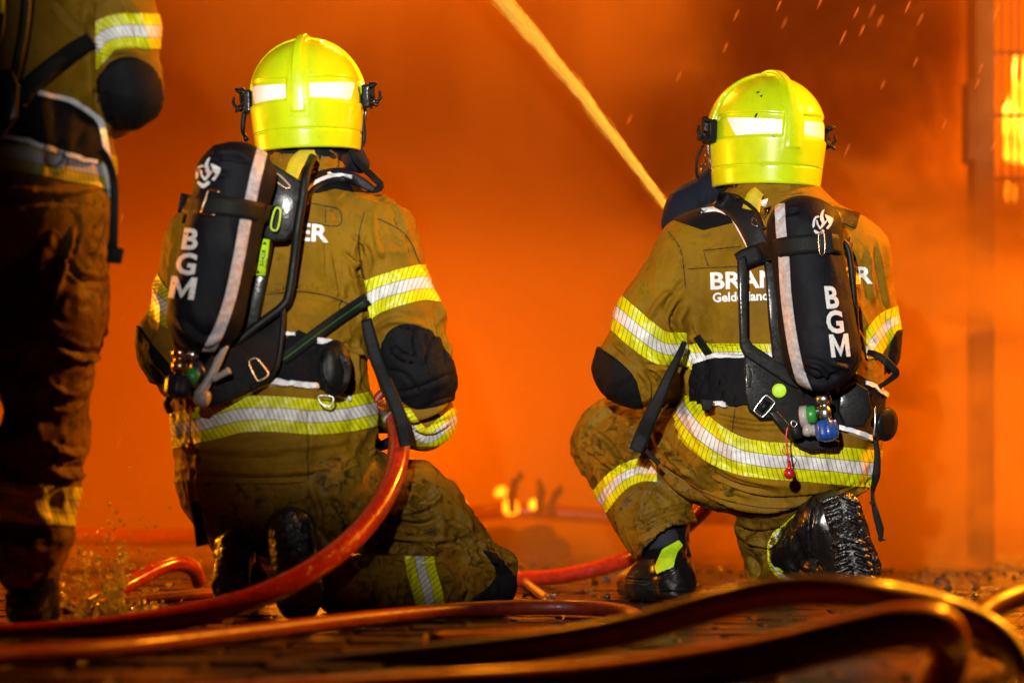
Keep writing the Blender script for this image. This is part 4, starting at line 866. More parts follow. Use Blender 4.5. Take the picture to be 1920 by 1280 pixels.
    V, Fc = ribbon([(686, 598), (696, 640), (708, 680), (726, 722), (744, 764), (754, 795), (762, 836)], [20, 25, 25, 24, 25, 28, 26], [4.9, 4.9, 4.89, 4.87, 4.86, 4.86, 4.87], off=0); mk('loose_strap', V, Fc, M['webbing'], root)
    V, Fc = ribbon([(366, 940), (370, 965), (374, 990), (381, 1022)], [17, 18, 20, 27], 4.78, off=0); mk('loose_strap', V, Fc, M['webbing'], root)
    V, Fc = ribbon([(590, 284), (572, 292), (556, 306), (546, 332)], [22, 28, 28, 26], 4.87, jb, .02); mk('lifting_strap', V, Fc, M['yellow_cloth'], root)
    V, Fc = ribbon([(566, 380), (574, 356), (600, 336), (640, 328), (680, 344), (702, 358)], [26, 28, 30, 26, 20, 12], 4.93, jb, .006); sp = mk('shoulder_strap', V, Fc, M['pad'], root)
    V, Fc = ribbon([(548, 392), (552, 375), (558, 360)], [4, 11, 3], 4.85, jb, .02); mk('piping', V, Fc, M['piping'], sp)
    V, Fc = ribbon([(568, 372), (580, 350), (602, 336), (632, 328), (660, 332)], 7, 4.93, jb, .012, .001, rows=1); mk('piping', V, Fc, M['piping'], sp)
    text_obj('lettering', 'DWEER', jb, 4.84, (613, 453.5), (52.5, 4.0), (2, -45), M['print_w'], bpy.data.objects[s.owner], .0015, .03, 'RIGHT')
def right_gear():
    f, _, s, t = FR; D = f.D; root = thing('breathing_apparatus', 'upright black air cylinder with blue valve wheel and green ring, marked BGM', 'air cylinder', P(1520, 760, 5.2), 'breathing sets on backs')
    c = cover(f, (1507, 434, -.29), 66, (1540, 660, -.29), 73, root, 5.); c.strokes([([(1500, 690), (1530, 715), (1580, 700)], 8, -7), ([(1560, 680), (1590, 690)], 7, 6), ([(1450, 420), (1470, 400), (1500, 395)], 7, -4), ([(1510, 680), (1540, 690), (1560, 720)], 6, 6)])
    co = mk('cylinder_cover', c.V, c.Q, M['cover'], root); nr = 5.19-c.V[:, 1]; cb = [c.bvh]
    c.band('reflective_strip', [(1462, 380), (1464, 420), (1467, 455)], 19, M['silver'], co, [nr, c.y-382, 452-c.y], off=.0015, wall=.002)
    c.band('reflective_strip', [(1470, 480), (1475, 560), (1488, 650), (1503, 710), (1520, 745)], 20, M['silver'], co, [nr, c.y-481], off=.0015, wall=.002)
    flat_obj('emblem', emblem(1523, 392, 40, 50), cb, 5.1, M['print'], co)
    for ch, x, y in (('B', 1548, 577), ('G', 1551, 623)): text_obj('lettering', ch, cb, 5.1, (x, y), (46, -1), (-7, -57), M['print'], co, bold=.03)
    flat_obj('lettering', bigM((1559, 670), (36, -2), (-5, -43)), cb, 5.1, M['print'], co)
    V, Fc = ribbon([(1386, 492), (1402, 482), (1440, 470), (1480, 461), (1540, 456), (1574, 458), (1590, 462)], 36, 5.26, cb, .002); st = mk('retaining_strap', V, Fc, M['webbing'], root)
    V, Fc = plate([(1534, 438), (1560, 437), (1564, 474), (1536, 476)], ray(cb, 1548, 455, 5.1, .011)[1], .006, bev=.0015); mk('strap_buckle', V, Fc, M['plastic'], st)
    buckle('strap_buckle', [(1535, 439), (1545, 438), (1546, 474), (1537, 475)], ray(cb, 1548, 455, 5.1, .014)[1], .0015, M['brass'], st)
    dp = 5.24
    for nm, poly, d, th in (('carrying_frame', [(1383, 486), (1398, 478), (1402, 500), (1403, 632), (1412, 646), (1470, 684), (1500, 706), (1500, 730), (1480, 722), (1398, 668), (1388, 650), (1385, 560)], dp-.012, .022), ('carrying_frame', [(1432, 466), (1460, 462), (1476, 560), (1482, 692), (1450, 676), (1442, 600)], dp, .02),
                        ('lower_plate', [(1396, 664), (1414, 660), (1450, 684), (1494, 712), (1512, 760), (1506, 806), (1482, 802), (1450, 784), (1424, 786), (1404, 768), (1396, 735)], dp, .018), ('lower_arm', [(1440, 772), (1456, 768), (1484, 800), (1520, 812), (1575, 826), (1572, 842), (1520, 846), (1498, 838), (1462, 802)], dp-.02, .02),
                        ('side_plate', [(1575, 735), (1605, 716), (1628, 730), (1636, 770), (1620, 800), (1585, 800), (1572, 770)], dp+.02, .02)):
        V, Fc = plate(poly, d, th, bev=.004); mk(nm, V, Fc, M['plastic'], root)
    V, Fc = tube([P(*q) for q in ((1575, 448, 5.2), (1590, 466, 5.2), (1598, 520, 5.2), (1604, 600, 5.21), (1606, 650, 5.22), (1598, 700, 5.22))], .008, 10); mk('pressure_hose', V, Fc, M['rubber'], root)
    V, Fc = plate([(1398, 690), (1404, 684), (1410, 700), (1408, 726), (1402, 726)], dp-.004, .006, bev=.001); mk('frame_slot', V, Fc, M['rubber'], root)
    V, Fc = lathe(P(1461, 732, dp-.001), P(1461, 732, dp-.008), [(0, .017), (.8, .017), (1, .015)], 28); dsc = mk('round_tag', V, Fc, M['lime'], root)
    V, Fc = loop_tube([P(1461+11*math.cos(a), 732+11*math.sin(a), dp-.009) for a in np.linspace(0, 2*math.pi, 12)[:-1]], .0008, 6); mk('tag_rim', V, Fc, M['lime'], dsc)
    buckle('belt_buckle', [(1434, 742), (1440, 743), (1451, 752), (1451, 758), (1432, 780), (1426, 780), (1415, 771), (1416, 765)], dp-.008, .0026, M['steel'], root)
    V, Fc = plate([(1420, 766), (1436, 748), (1446, 756), (1430, 775)], dp-.004, .004, bev=0); mk('buckle_slot', V, Fc, M['rubber'], root)
    def L(nm, a, b, prof, m, par=root, **k): V, Fc = lathe(P(*a), P(*b), prof, **k); return mk(nm, V, Fc, M[m], par)
    L('valve_body', (1544, 742, 5.15), (1548, 792, 5.14), [(0, .017), (.08, .019), (.26, .019), (.28, .013), (.45, .012), (.5, .015), (.8, .016), (.82, .013), (1, .013)], 'steel', n=8)
    L('handwheel', (1548, 788, 5.14), (1553, 826, 5.13), [(0, .012), (.06, .023), (.2, .026), (.7, .026), (.9, .023), (1, .012)], 'blue', n=40, lobes=7, amp=.07)
    L('valve_ring', (1511, 778, 5.16), (1531, 776, 5.155), [(0, .017), (.2, .021), (.8, .021), (1, .016)], 'green', n=24)
    L('pressure_reducer', (1500, 782, 5.17), (1516, 780, 5.165), [(0, .02), (.1, .026), (.9, .026), (1, .02)], 'grey', n=24)
    L('gauge_coupling', (1506, 806, 5.16), (1536, 806, 5.15), [(0, .012), (.2, .015), (.45, .015), (.47, .012), (.55, .012), (.57, .014), (1, .012)], 'grey', n=20)
    L('valve_arm', (1528, 772, 5.155), (1545, 768, 5.15), [(0, .013), (.5, .010), (1, .012)], 'steel', n=12)
    V, Fc = lathe(P(1488, 796, 5.17), P(1496, 822, 5.17), [(0, .014), (.1, .017), (.9, .016), (1, .012)], 18); mk('whistle_unit', V, Fc, M['rubber'], root)
    buckle('split_ring', [(1484, 790), (1490, 789), (1494, 795), (1489, 800), (1484, 797)], 5.15, .0014, M['steel'], root)
    pull(root, [(1477, 800), (1474, 818), (1476, 842), (1479, 862), (1480, 887)], 5.13, 11)
    buckle('split_ring', [(1468, 840), (1476, 834), (1484, 842), (1478, 852), (1468, 848)], 5.125, .0012, M['red'], root)
    jn = D-s.V[:, 1]
    pad = s.poly('waist_belt', [(1300, 690), (1312, 672), (1340, 664), (1400, 662), (1500, 680), (1600, 700), (1652, 730), (1648, 826), (1600, 815), (1540, 800), (1440, 770), (1400, 760), (1300, 752)], M['black_cloth'], root, [jn+.06], off=.013, wall=.004, curved=False)
    for l, e in (([(1300, 692), (1310, 676), (1340, 668), (1396, 666)], [s.x-1300, 1398-s.x]), ([(1338, 757), (1400, 758)], [s.x-1340, 1366-s.x]), ([(1612, 716), (1636, 726), (1656, 742)], [s.x-1616]), ([(1566, 800), (1600, 812), (1636, 826)], [s.x-1572, 1630-s.x])):
        s.band('piping', l, 8, M['piping'], pad, [jn+.06]+e, off=.017)
    s.strokes([]) ; jb = [s.bvh]
    V, Fc = ribbon([(1302, 705), (1304, 750)], 14, 5.2, jb, .018); mk('belt_buckle', V, Fc, M['plastic'], root)
    V, Fc = plate([(1314, 748), (1338, 748), (1336, 768), (1318, 770)], 5.25, .014, bev=.003); mk('belt_end', V, Fc, M['webbing'], root)
    V, Fc = ribbon([(1306, 630), (1318, 648), (1332, 668)], 15, 5.26, jb, .01); mk('side_strap', V, Fc, M['webbing'], root)
    V, Fc = ribbon([(1284, 640), (1272, 668), (1256, 700), (1238, 742), (1218, 784), (1204, 818), (1192, 846)], [10, 13, 17, 22, 28, 30, 27], [5.30, 5.28, 5.27, 5.27, 5.28, 5.3, 5.3], off=0, th=.008); mk('loose_strap', V, Fc, M['webbing'], root)
    V, Fc = ribbon([(1206, 836), (1220, 854), (1236, 870)], 9, 5.32, off=0); mk('loose_strap', V, Fc, M['webbing'], root)
    V, Fc = ribbon([(1344, 374), (1372, 384), (1395, 404), (1412, 432), (1426, 466)], [30, 44, 46, 46, 44], 5.3, jb, .008, .010); sp = mk('shoulder_strap', V, Fc, M['pad'], root)
    V, Fc = ribbon([(1314, 395), (1340, 392), (1358, 397), (1374, 408), (1390, 436), (1408, 470)], 9, 5.32, jb, .014, .002, rows=2); mk('piping', V, Fc, M['piping'], sp)
    V, Fc = tube([ray(jb, x, y, 5.2, .03) for x, y in ((1383, 372), (1404, 384), (1422, 402), (1434, 430))], .005, 8); mk('pressure_hose', V, Fc, M['rubber'], root)
    buckle('strap_ring', [(1410, 408), (1420, 414), (1420, 424), (1411, 420)], 5.2, .0016, M['steel'], root, jb, .03)
    buckle('strap_ring', [(1426, 402), (1438, 394), (1436, 400), (1428, 410)], 5.2, .0014, M['steel'], root, jb, .03)
    V, Fc = ribbon([(1424, 358), (1414, 370), (1408, 394)], [22, 30, 34], 5.27, jb, .02); mk('lifting_strap', V, Fc, M['yellow_cloth'], root)
    V, Fc = plate([(1426, 376), (1440, 372), (1436, 388), (1428, 386)], 5.22, .004, bev=0); mk('white_tab', V, Fc, M['piping'], root)
    V, Fc = ribbon([(1626, 660), (1640, 664), (1660, 676), (1680, 698), (1668, 712), (1648, 726)], [10, 13, 16, 14, 10, 9], [5.32, 5.3, 5.29, 5.3, 5.32, 5.34], off=0); mk('side_strap', V, Fc, M['webbing'], root)
    V, Fc = lathe(P(1640, 792, 5.3), P(1668, 796, 5.27), [(0, .016), (.35, .018), (.4, .022), (.62, .023), (.65, .037), (.8, .041), (.95, .038), (1, .02)], 32); mk('air_connector', V, Fc, M['plastic'], root)
    V, Fc = tube([P(1640, 762, 5.27), P(1641, 790, 5.265), P(1638, 820, 5.27)], .003, 8); mk('connector_clip', V, Fc, M['steel'], root)
    V, Fc = ribbon([(1640, 818), (1645, 850), (1643, 890), (1636, 925), (1642, 960), (1650, 990), (1652, 1014)], [8, 12, 16, 7, 13, 15, 6], [5.3, 5.3, 5.3, 5.32, 5.3, 5.3, 5.3], off=0); w = mk('loose_strap', V, Fc, M['webbing'], root)
    V, Fc = plate([(1646, 1010), (1648, 1006), (1663, 1012), (1650, 1015)], 5.3, .006, bev=.001); mk('strap_toggle', V, Fc, M['plastic'], w); V, Fc = plate([(1630, 942), (1634, 938), (1642, 946), (1636, 949)], 5.3, .006, bev=.001); mk('strap_toggle', V, Fc, M['plastic'], w)
    jo = bpy.data.objects[s.owner]
    text_obj('lettering', 'BRANDWEER', jb, 5.28, (1330, 542), (50.5, -1.9), (-1, -44), M['print_w'], jo, .0015, .03)
    text_obj('lettering', 'Gelderland', jb, 5.28, (1336, 566), (23.5, -.9), (-.5, -24), M['print_w'], jo, .0015, .03)
def stand_gear():
    f, _, s, t = FS; D = f.D; root = thing('breathing_apparatus', 'black breathing set worn by the standing firefighter, mostly cut off by the left edge', 'air cylinder', P(-60, 300, 4.3), 'breathing sets on backs')
    c = cover(f, (-92, -110, -.27), 78, (-96, 150, -.27), 80, root, 9.); co = mk('cylinder_cover', c.V, c.Q, M['cover'], root)
    c.band('reflective_strip', [(-60, -150), (-56, 0), (-50, 160)], 20, M['silver'], co, [4.3-c.V[:, 1]], off=.0015, wall=.002)
    for ch, y in (('B', -10), ('G', 45)): text_obj('lettering', ch, [c.bvh], 4.2, (-130, y), (52, 0), (0, -56), M['print'], co, bold=.035)
    jb = [s.bvh]; jn = D-s.V[:, 1]
    V, Fc = tube([P(*q) for q in ((48, -120, 4.36), (50, -40, 4.35), (46, 40, 4.35), (34, 110, 4.35), (22, 150, 4.36), (-20, 200, 4.35))], .011, 10); mk('carrying_frame', V, Fc, M['rubber'], root)
    V, Fc = plate([(-20, -120), (10, -120), (8, 40), (-8, 150), (-30, 150)], 4.36, .02, bev=.004); bp = mk('back_plate', V, Fc, M['plastic'], root)
    V, Fc = plate([(-6, -30), (10, -28), (5, 24), (-10, 22)], 4.355, .003, bev=0); mk('label_tag', V, Fc, M['lime'], bp)
    V, Fc = plate([(-30, 130), (22, 130), (34, 160), (30, 220), (0, 262), (-60, 270)], 4.34, .02, bev=.004); mk('lower_plate', V, Fc, M['plastic'], root)
    pad = s.poly('waist_belt', [(-140, 178), (60, 172), (110, 188), (160, 214), (184, 240), (188, 300), (170, 306), (110, 290), (50, 272), (-140, 264)], M['black_cloth'], root, [jn], off=.012, wall=.004, curved=False)
    s.band('piping', [(70, 178), (120, 190), (158, 212), (180, 234), (184, 250)], 9, M['piping'], pad, [jn, s.x-72], off=.015); s.band('piping', [(-40, 258), (40, 266), (90, 280), (130, 292), (174, 304)], 8, M['piping'], pad, [jn, s.x+40, 174-s.x], off=.015)
    V, Fc = ribbon([(172, 74), (140, 94), (100, 124), (60, 158), (34, 190)], [30, 34, 36, 38, 38], 4.4, jb, .014); mk('side_strap', V, Fc, M['webbing'], root)
    V, Fc = ribbon([(188, 280), (202, 300), (213, 340), (214, 400), (212, 466)], [14, 14, 16, 16, 18], [4.42, 4.4, 4.38, 4.38, 4.38], off=0); w = mk('loose_strap', V, Fc, M['webbing'], root)
    V, Fc = plate([(203, 460), (232, 466), (226, 494), (198, 492)], 4.375, .012, bev=.002); mk('strap_end', V, Fc, M['webbing'], w)
    buckle('belt_hook', [(88, 268), (84, 300), (100, 312), (116, 302), (118, 280)], 4.33, .002, M['rubber'], root)
for q in (FL, FR, FS): q[2].owner = [c for c in q[1].children if c.name.startswith('jacket')][0].name
left_gear(); right_gear(); stand_gear()

# dark scuffs on the right helmet shell
hm = [c for c in FR[1].children if c.name.startswith('helmet')][0]; hv_ = np.array([v.co for v in hm.data.vertices])+wo(hm)
hb = [BVHTree.FromPolygons(hv_.tolist(), [tuple(p.vertices) for p in hm.data.polygons])]
for pl in ([(1414, 219), (1418, 212), (1421, 213), (1417, 221)], [(1417, 173), (1423, 171), (1424, 174), (1419, 175)], [(1424, 180), (1430, 178), (1428, 183)], [(1448, 254), (1452, 253), (1453, 257), (1449, 258)]):
    flat_obj('scuff_mark', [pl], hb, 5.3, M['rubber'], hm, .0012)
# ================================================================ ground, smoke, structures
def wetmat(name, a, b_, rough, sc=6, bs=.5):
    m, n, l, b = newmat(name); co = objco(n); q = noise(n, l, sc, 6, .65, co); l.new(ramp(n, l, q, [(.35, a), (.68, b_)]), b.inputs['Base Color'])
    w = noise(n, l, 1.7, 4, .6, co, .5); l.new(ramp(n, l, w, [(.4, (rough,)*3), (.62, (rough+.3,)*3)]), b.inputs['Roughness'])
    l.new(bump(n, l, noise(n, l, 90, 5, .7, co), bs, .004, bump(n, l, noise(n, l, 9, 4, .6, co, .6), .5, .02)), b.inputs['Normal']); return m
M['base'] = wetmat('joint_sand', (.008, .006, .005), (.02, .014, .01), .2); M['brick'] = wetmat('wet_paving_brick', (.018, .010, .006), (.042, .023, .012), .09, 11)
ground = mk('ground', np.array([(-60, -3, -.012), (60, -3, -.012), (60, 90, -.012), (-60, 90, -.012)]), [(0, 1, 2, 3)], M['base'], smooth=False, kind='structure', label='wet ground sand between the paving bricks')
rs = np.random.RandomState(11)
def brickv(x, y, w, h, z=0., e=.006, tilt=(0, 0)):
    V = []
    for k, (zz, ins) in enumerate(((-.06, 0), (-e, 0), (0, e))):
        for sx, sy in ((-1, -1), (1, -1), (1, 1), (-1, 1)): X, Y = sx*(w/2-ins), sy*(h/2-ins); V.append((x+X, y+Y, z+zz+tilt[0]*X+tilt[1]*Y))
    Fc = [(8, 9, 10, 11)]
    for a in (0, 4):
        for i in range(4): Fc.append((a+i, a+(i+1) % 4, a+4+(i+1) % 4, a+4+i))
    return V, Fc
proto = None; stuffb = MB(); cells = []
for j in range(70):
    y = 3.25+j*.106
    for i in range(-18, 19): cells.append((abs((i+.5*(j % 2))*.212)/y+.0*y+ (y/9), (i+.5*(j % 2))*.212+rs.uniform(-.002, .002), y))
cells = [c for c in cells if abs(c[1]) < c[2]*.2315+.75]; cells.sort(key=lambda c: c[2])
cells.sort(key=lambda c: (abs(c[1]) > c[2]*.2315+.2, c[2]))
for k, (q, x, y) in enumerate(cells):
    z = rs.uniform(-.004, .002); tl = (rs.uniform(-.02, .02), rs.uniform(-.03, .03))
    if k < 300:
        if proto is None:
            V, Fc = brickv(0, 0, .205, .099); proto = mk('brick', V, Fc, M['brick'], ground, smooth=False); me = proto.data
            for v in me.vertices: v.co += Vector(wo(ground)); 
            b = proto
        else: b = proto.copy(); COL.objects.link(b); b.parent = ground
        b.location = (x, y, z); b.rotation_euler = (tl[1], tl[0], rs.uniform(-.008, .008))
    else: V, Fc = brickv(x, y, .205, .099, z, tilt=tl); stuffb.add(V, Fc)
stuffb.obj('far_bricks', M['brick'], ground, smooth=False, kind='stuff')
# rubble on the right
rb = MB()
for k in range(230):
    y = rs.uniform(5.6, 7.4); x = rs.uniform(.62, 1.7) if k % 3 else rs.uniform(-.2, 1.7); r = rs.uniform(.003, .010)*(1 if k % 9 else 1.6); x = x*y/6.4; c = np.array((x, y, r*.4))
    V, Fc = lathe(c-(0, 0, r*.7), c+(0, 0, r*.7), [(0, r*.4), (.3, r), (.7, r*.8), (1, r*.3)], 6); V = [np.array(v)+rs.uniform(-.3, .3, 3)*r for v in V]; rb.add(V, Fc)
rb.obj('rubble', M['brick'], None, smooth=False, kind='stuff', label='small wet rubble scattered over the paving')
# smoke bank behind the firefighters
m = bpy.data.materials.new('smoke'); m.use_nodes = True; n = m.node_tree.nodes; l = m.node_tree.links; n.remove(n['Principled BSDF'])
v = n.new('ShaderNodeVolumePrincipled'); l.new(v.outputs[0], n['Material Output'].inputs['Volume']); v.inputs['Anisotropy'].default_value = .15
v.inputs['Color'].default_value = (.95, .44, .05, 1); v.inputs['Density'].default_value = .46
def vbox(name, lo, hi, mat, label):
    bm = bmesh.new(); bmesh.ops.create_cube(bm, size=1); bmesh.ops.scale(bm, vec=[h-q for q, h in zip(lo, hi)], verts=bm.verts); bmesh.ops.translate(bm, vec=[(h+q)/2 for q, h in zip(lo, hi)], verts=bm.verts)
    me = bpy.data.meshes.new(name); bm.to_mesh(me); bm.free(); o = bpy.data.objects.new(name, me); COL.objects.link(o); me.materials.append(mat); o['kind'] = 'stuff'; o['label'] = label
vbox('smoke', (-12, 7.05, -.6), (12, 17.1, 6.6), m, 'thick orange smoke lit by the fire behind the firefighters')
m = bpy.data.materials.new('smoke_billows'); m.use_nodes = True; n = m.node_tree.nodes; l = m.node_tree.links; n.remove(n['Principled BSDF'])
v = n.new('ShaderNodeVolumePrincipled'); l.new(v.outputs[0], n['Material Output'].inputs['Volume']); v.inputs['Anisotropy'].default_value = .1
co = objco(n); sp = n.new('ShaderNodeSeparateXYZ'); l.new(co, sp.inputs[0])
def mr(sock, a, b, c=0., d=1.):
    q = n.new('ShaderNodeMapRange'); l.new(sock, q.inputs[0]); q.interpolation_type = 'SMOOTHSTEP'
    for i, x in zip((1, 2, 3, 4), (a, b, c, d)): q.inputs[i].default_value = x
    return q.outputs[0]
n1 = noise(n, l, 2.0, 6, .64, co, .7); cl = ramp(n, l, n1, [(.475, (0, 0, 0)), (.55, (1, 1, 1))])
n2 = noise(n, l, .9, 3, .55, co, .3); so_ = ramp(n, l, n2, [(.40, (0, 0, 0)), (.56, (1, 1, 1))])
hole = math2(n, l, 'SUBTRACT', 1., math2(n, l, 'MULTIPLY', mr(sp.outputs[0], 1.42, 1.55), mr(sp.outputs[2], 1.15, 1.4))); right = mr(sp.outputs[0], .15, 1.1); top = mr(sp.outputs[2], .7, 1.8); low = mr(sp.outputs[2], .55, .05)
soot_shade = math2(n, l, 'MINIMUM', math2(n, l, 'MULTIPLY', math2(n, l, 'ADD', so_, .42), mr(sp.outputs[2], .7, 1.4)), 1.)  # soot patches, plus the light fading upwards put into the smoke colour
l.new(mixc(n, l, soot_shade, (.96, .50, .06), (.10, .02, .005)), v.inputs['Color'])
dn = math2(n, l, 'MULTIPLY', math2(n, l, 'MULTIPLY', cl, right), 4.6)
dn = math2(n, l, 'ADD', dn, math2(n, l, 'MULTIPLY', top, math2(n, l, 'ADD', math2(n, l, 'MULTIPLY', so_, .6), .5)))
dn = math2(n, l, 'ADD', dn, math2(n, l, 'MULTIPLY', low, .35)); dn = math2(n, l, 'ADD', dn, math2(n, l, 'MULTIPLY', math2(n, l, 'MULTIPLY', mr(sp.outputs[0], 1.0, 1.5), mr(sp.outputs[2], 1.1, .6)), 1.3))
l.new(math2(n, l, 'MULTIPLY', dn, hole), v.inputs['Density'])
vbox('smoke_billows', (-3.2, 7.0, -.02), (3.6, 8.5, 3.2), m, 'darker billowing smoke rising at the right, thick near the ground')
# scaffold-like steel building front at the right, flames behind it
M['char'] = plain('charred_steel', (.012, .008, .006), .8, sc=20)
bd = thing('steel_building', 'charred steel building front with barred window in the smoke at the right edge', 'building', (P(1860, 900, 8.9)[0], 7.45, 0))
def bar(nm, x0, y0, x1, y1, d, th=.04):
    V, Fc = plate([(x0, y0), (x1, y0), (x1, y1), (x0, y1)], d, th, bev=.003); return mk(nm, V, Fc, M['char'], bd, smooth=False)
bar('pillar', 1829, -400, 1866, 1060, 7.45, .15); bar('bracket', 1816, 150, 1829, 300, 7.45, .12); bar('beam', 1866, -430, 2300, -400, 7.45, .1); bar('pillar', 2300, -400, 2340, 1060, 7.45, .15)
for y in (-140, -20, 98, 216, 335): bar('crossbar', 1866, y-3, 2300, y+3, 7.47, .02)
for x in (1879, 1897, 1911, 1935, 1960, 1990, 2030, 2080, 2130, 2180, 2230, 2280): bar('window_bar', x-2, -400, x+2, 380, 7.45, .012)
fm, n, l, b = newmat('flame'); n.remove(b); em = n.new('ShaderNodeEmission'); q = noise(n, l, 5, 4, .6, objco(n), 1.); l.new(ramp(n, l, q, [(.35, (.9, .10, .002)), (.55, (1, .32, .01)), (.72, (1, .62, .06))]), em.inputs[0]); em.inputs[1].default_value = 7.; l.new(em.outputs[0], n['Material Output'].inputs['Surface'])
def flame(x, y, d, w, h, seed, label):
    r0 = np.random.RandomState(seed); c = P(x, y, d); w = w*d/F; h = h*d/F; v = SDF(c-(w*1.6, w*1.2, .1), c+(w*1.6, w*1.2, h+.15), max(w, .06)/9)
    for i in range(7):
        ox = r0.uniform(-.6, .6)*w; hh = h*r0.uniform(.5, 1); v.cone(c+(ox, r0.uniform(-.3, .3)*w, 0), c+(ox+r0.uniform(-.3, .3)*w, 0, hh*.5), w*.42, w*.3, w*.3); v.cone(c+(ox, 0, hh*.45), c+(ox+r0.uniform(-.5, .5)*w, 0, hh), w*.3, w*.05, w*.3)
    s = Surf(*v.mesh()); s.disp(folds(s.V, w*.22, (4, 4, 2.2), seed)); o = mk('flame', s.V, s.Q, fm, None, label=label, category='flame'); return o
flame(1912, 290, 7.75, 30, 220, 3, 'tall bright yellow flame behind the window bars at the right edge')
flame(1896, 372, 7.75, 14, 40, 4, 'small orange flame low behind the window bars')
# ---------------------------------------------------------------- hoses
def hose(pts, r, mat, label, n=16, ends=None):
    V, Fc = tube(pts, r, n, 8); o = mk('fire_hose', V, Fc, M[mat], None, label=label, category='hose', group='fire hoses on the ground'); return o
def onG(pts, rpx):
    out = []
    for x, y in pts:
        g = G(x, min(y, 4000)+rpx, 0); d = g[1]; r = rpx*d/F; out.append(np.array((P(x, y, d)[0], d, r+.002)))
    return out
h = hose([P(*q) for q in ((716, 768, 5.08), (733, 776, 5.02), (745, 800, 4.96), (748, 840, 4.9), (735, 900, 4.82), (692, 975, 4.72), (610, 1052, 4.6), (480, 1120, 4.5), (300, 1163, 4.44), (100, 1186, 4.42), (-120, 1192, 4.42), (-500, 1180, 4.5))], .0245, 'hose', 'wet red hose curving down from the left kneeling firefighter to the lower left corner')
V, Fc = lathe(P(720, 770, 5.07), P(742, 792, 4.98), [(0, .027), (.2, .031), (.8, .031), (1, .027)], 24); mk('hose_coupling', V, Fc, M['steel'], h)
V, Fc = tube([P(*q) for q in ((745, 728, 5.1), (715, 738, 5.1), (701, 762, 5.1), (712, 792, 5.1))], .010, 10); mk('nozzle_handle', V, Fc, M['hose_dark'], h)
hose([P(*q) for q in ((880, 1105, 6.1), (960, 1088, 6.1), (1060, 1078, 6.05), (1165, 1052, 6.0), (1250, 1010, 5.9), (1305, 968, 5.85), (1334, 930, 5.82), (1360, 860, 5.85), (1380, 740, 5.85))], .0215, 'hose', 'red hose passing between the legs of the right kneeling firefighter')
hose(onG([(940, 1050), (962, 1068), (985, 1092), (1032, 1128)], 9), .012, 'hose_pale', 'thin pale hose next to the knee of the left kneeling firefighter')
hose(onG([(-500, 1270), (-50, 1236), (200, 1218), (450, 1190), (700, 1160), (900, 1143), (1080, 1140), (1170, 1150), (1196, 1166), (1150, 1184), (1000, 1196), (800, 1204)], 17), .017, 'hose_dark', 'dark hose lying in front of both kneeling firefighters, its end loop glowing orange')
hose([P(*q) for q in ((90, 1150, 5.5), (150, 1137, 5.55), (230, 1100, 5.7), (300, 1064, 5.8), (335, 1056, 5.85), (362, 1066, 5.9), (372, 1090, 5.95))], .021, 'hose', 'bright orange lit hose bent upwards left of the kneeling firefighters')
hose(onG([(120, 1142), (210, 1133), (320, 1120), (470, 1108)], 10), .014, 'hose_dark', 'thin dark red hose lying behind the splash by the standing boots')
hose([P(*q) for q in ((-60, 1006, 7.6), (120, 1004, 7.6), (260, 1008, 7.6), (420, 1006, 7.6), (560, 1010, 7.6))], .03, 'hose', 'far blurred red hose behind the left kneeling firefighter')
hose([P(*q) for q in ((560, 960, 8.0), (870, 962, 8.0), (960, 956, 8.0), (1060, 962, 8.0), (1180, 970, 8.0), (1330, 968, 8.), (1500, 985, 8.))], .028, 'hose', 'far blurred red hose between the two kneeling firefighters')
hose([P(*q) for q in ((-300, 1330, 3.9), (300, 1290, 3.9), (700, 1245, 3.85), (1000, 1212, 3.75), (1180, 1180, 3.72), (1330, 1138, 3.66), (1470, 1110, 3.62), (1620, 1112, 3.62), (1760, 1140, 3.72), (1880, 1200, 3.7), (1960, 1330, 3.6))], .026, 'hose_unlit', 'large blurred dark hose arching across the right foreground')
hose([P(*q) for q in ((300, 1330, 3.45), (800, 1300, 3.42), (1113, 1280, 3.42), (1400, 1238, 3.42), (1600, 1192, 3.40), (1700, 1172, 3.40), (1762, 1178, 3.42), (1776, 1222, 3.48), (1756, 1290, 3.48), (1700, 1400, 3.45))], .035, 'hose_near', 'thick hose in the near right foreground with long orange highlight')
hose([P(*q) for q in ((2100, 1085, 4.2), (1985, 1098, 4.1), (1900, 1122, 3.98), (1845, 1150, 3.9), (1832, 1180, 3.85), (1862, 1212, 3.8), (1950, 1236, 3.78), (2100, 1245, 3.78))], .021, 'hose_dark', 'blurred hose loop in the lower right corner')
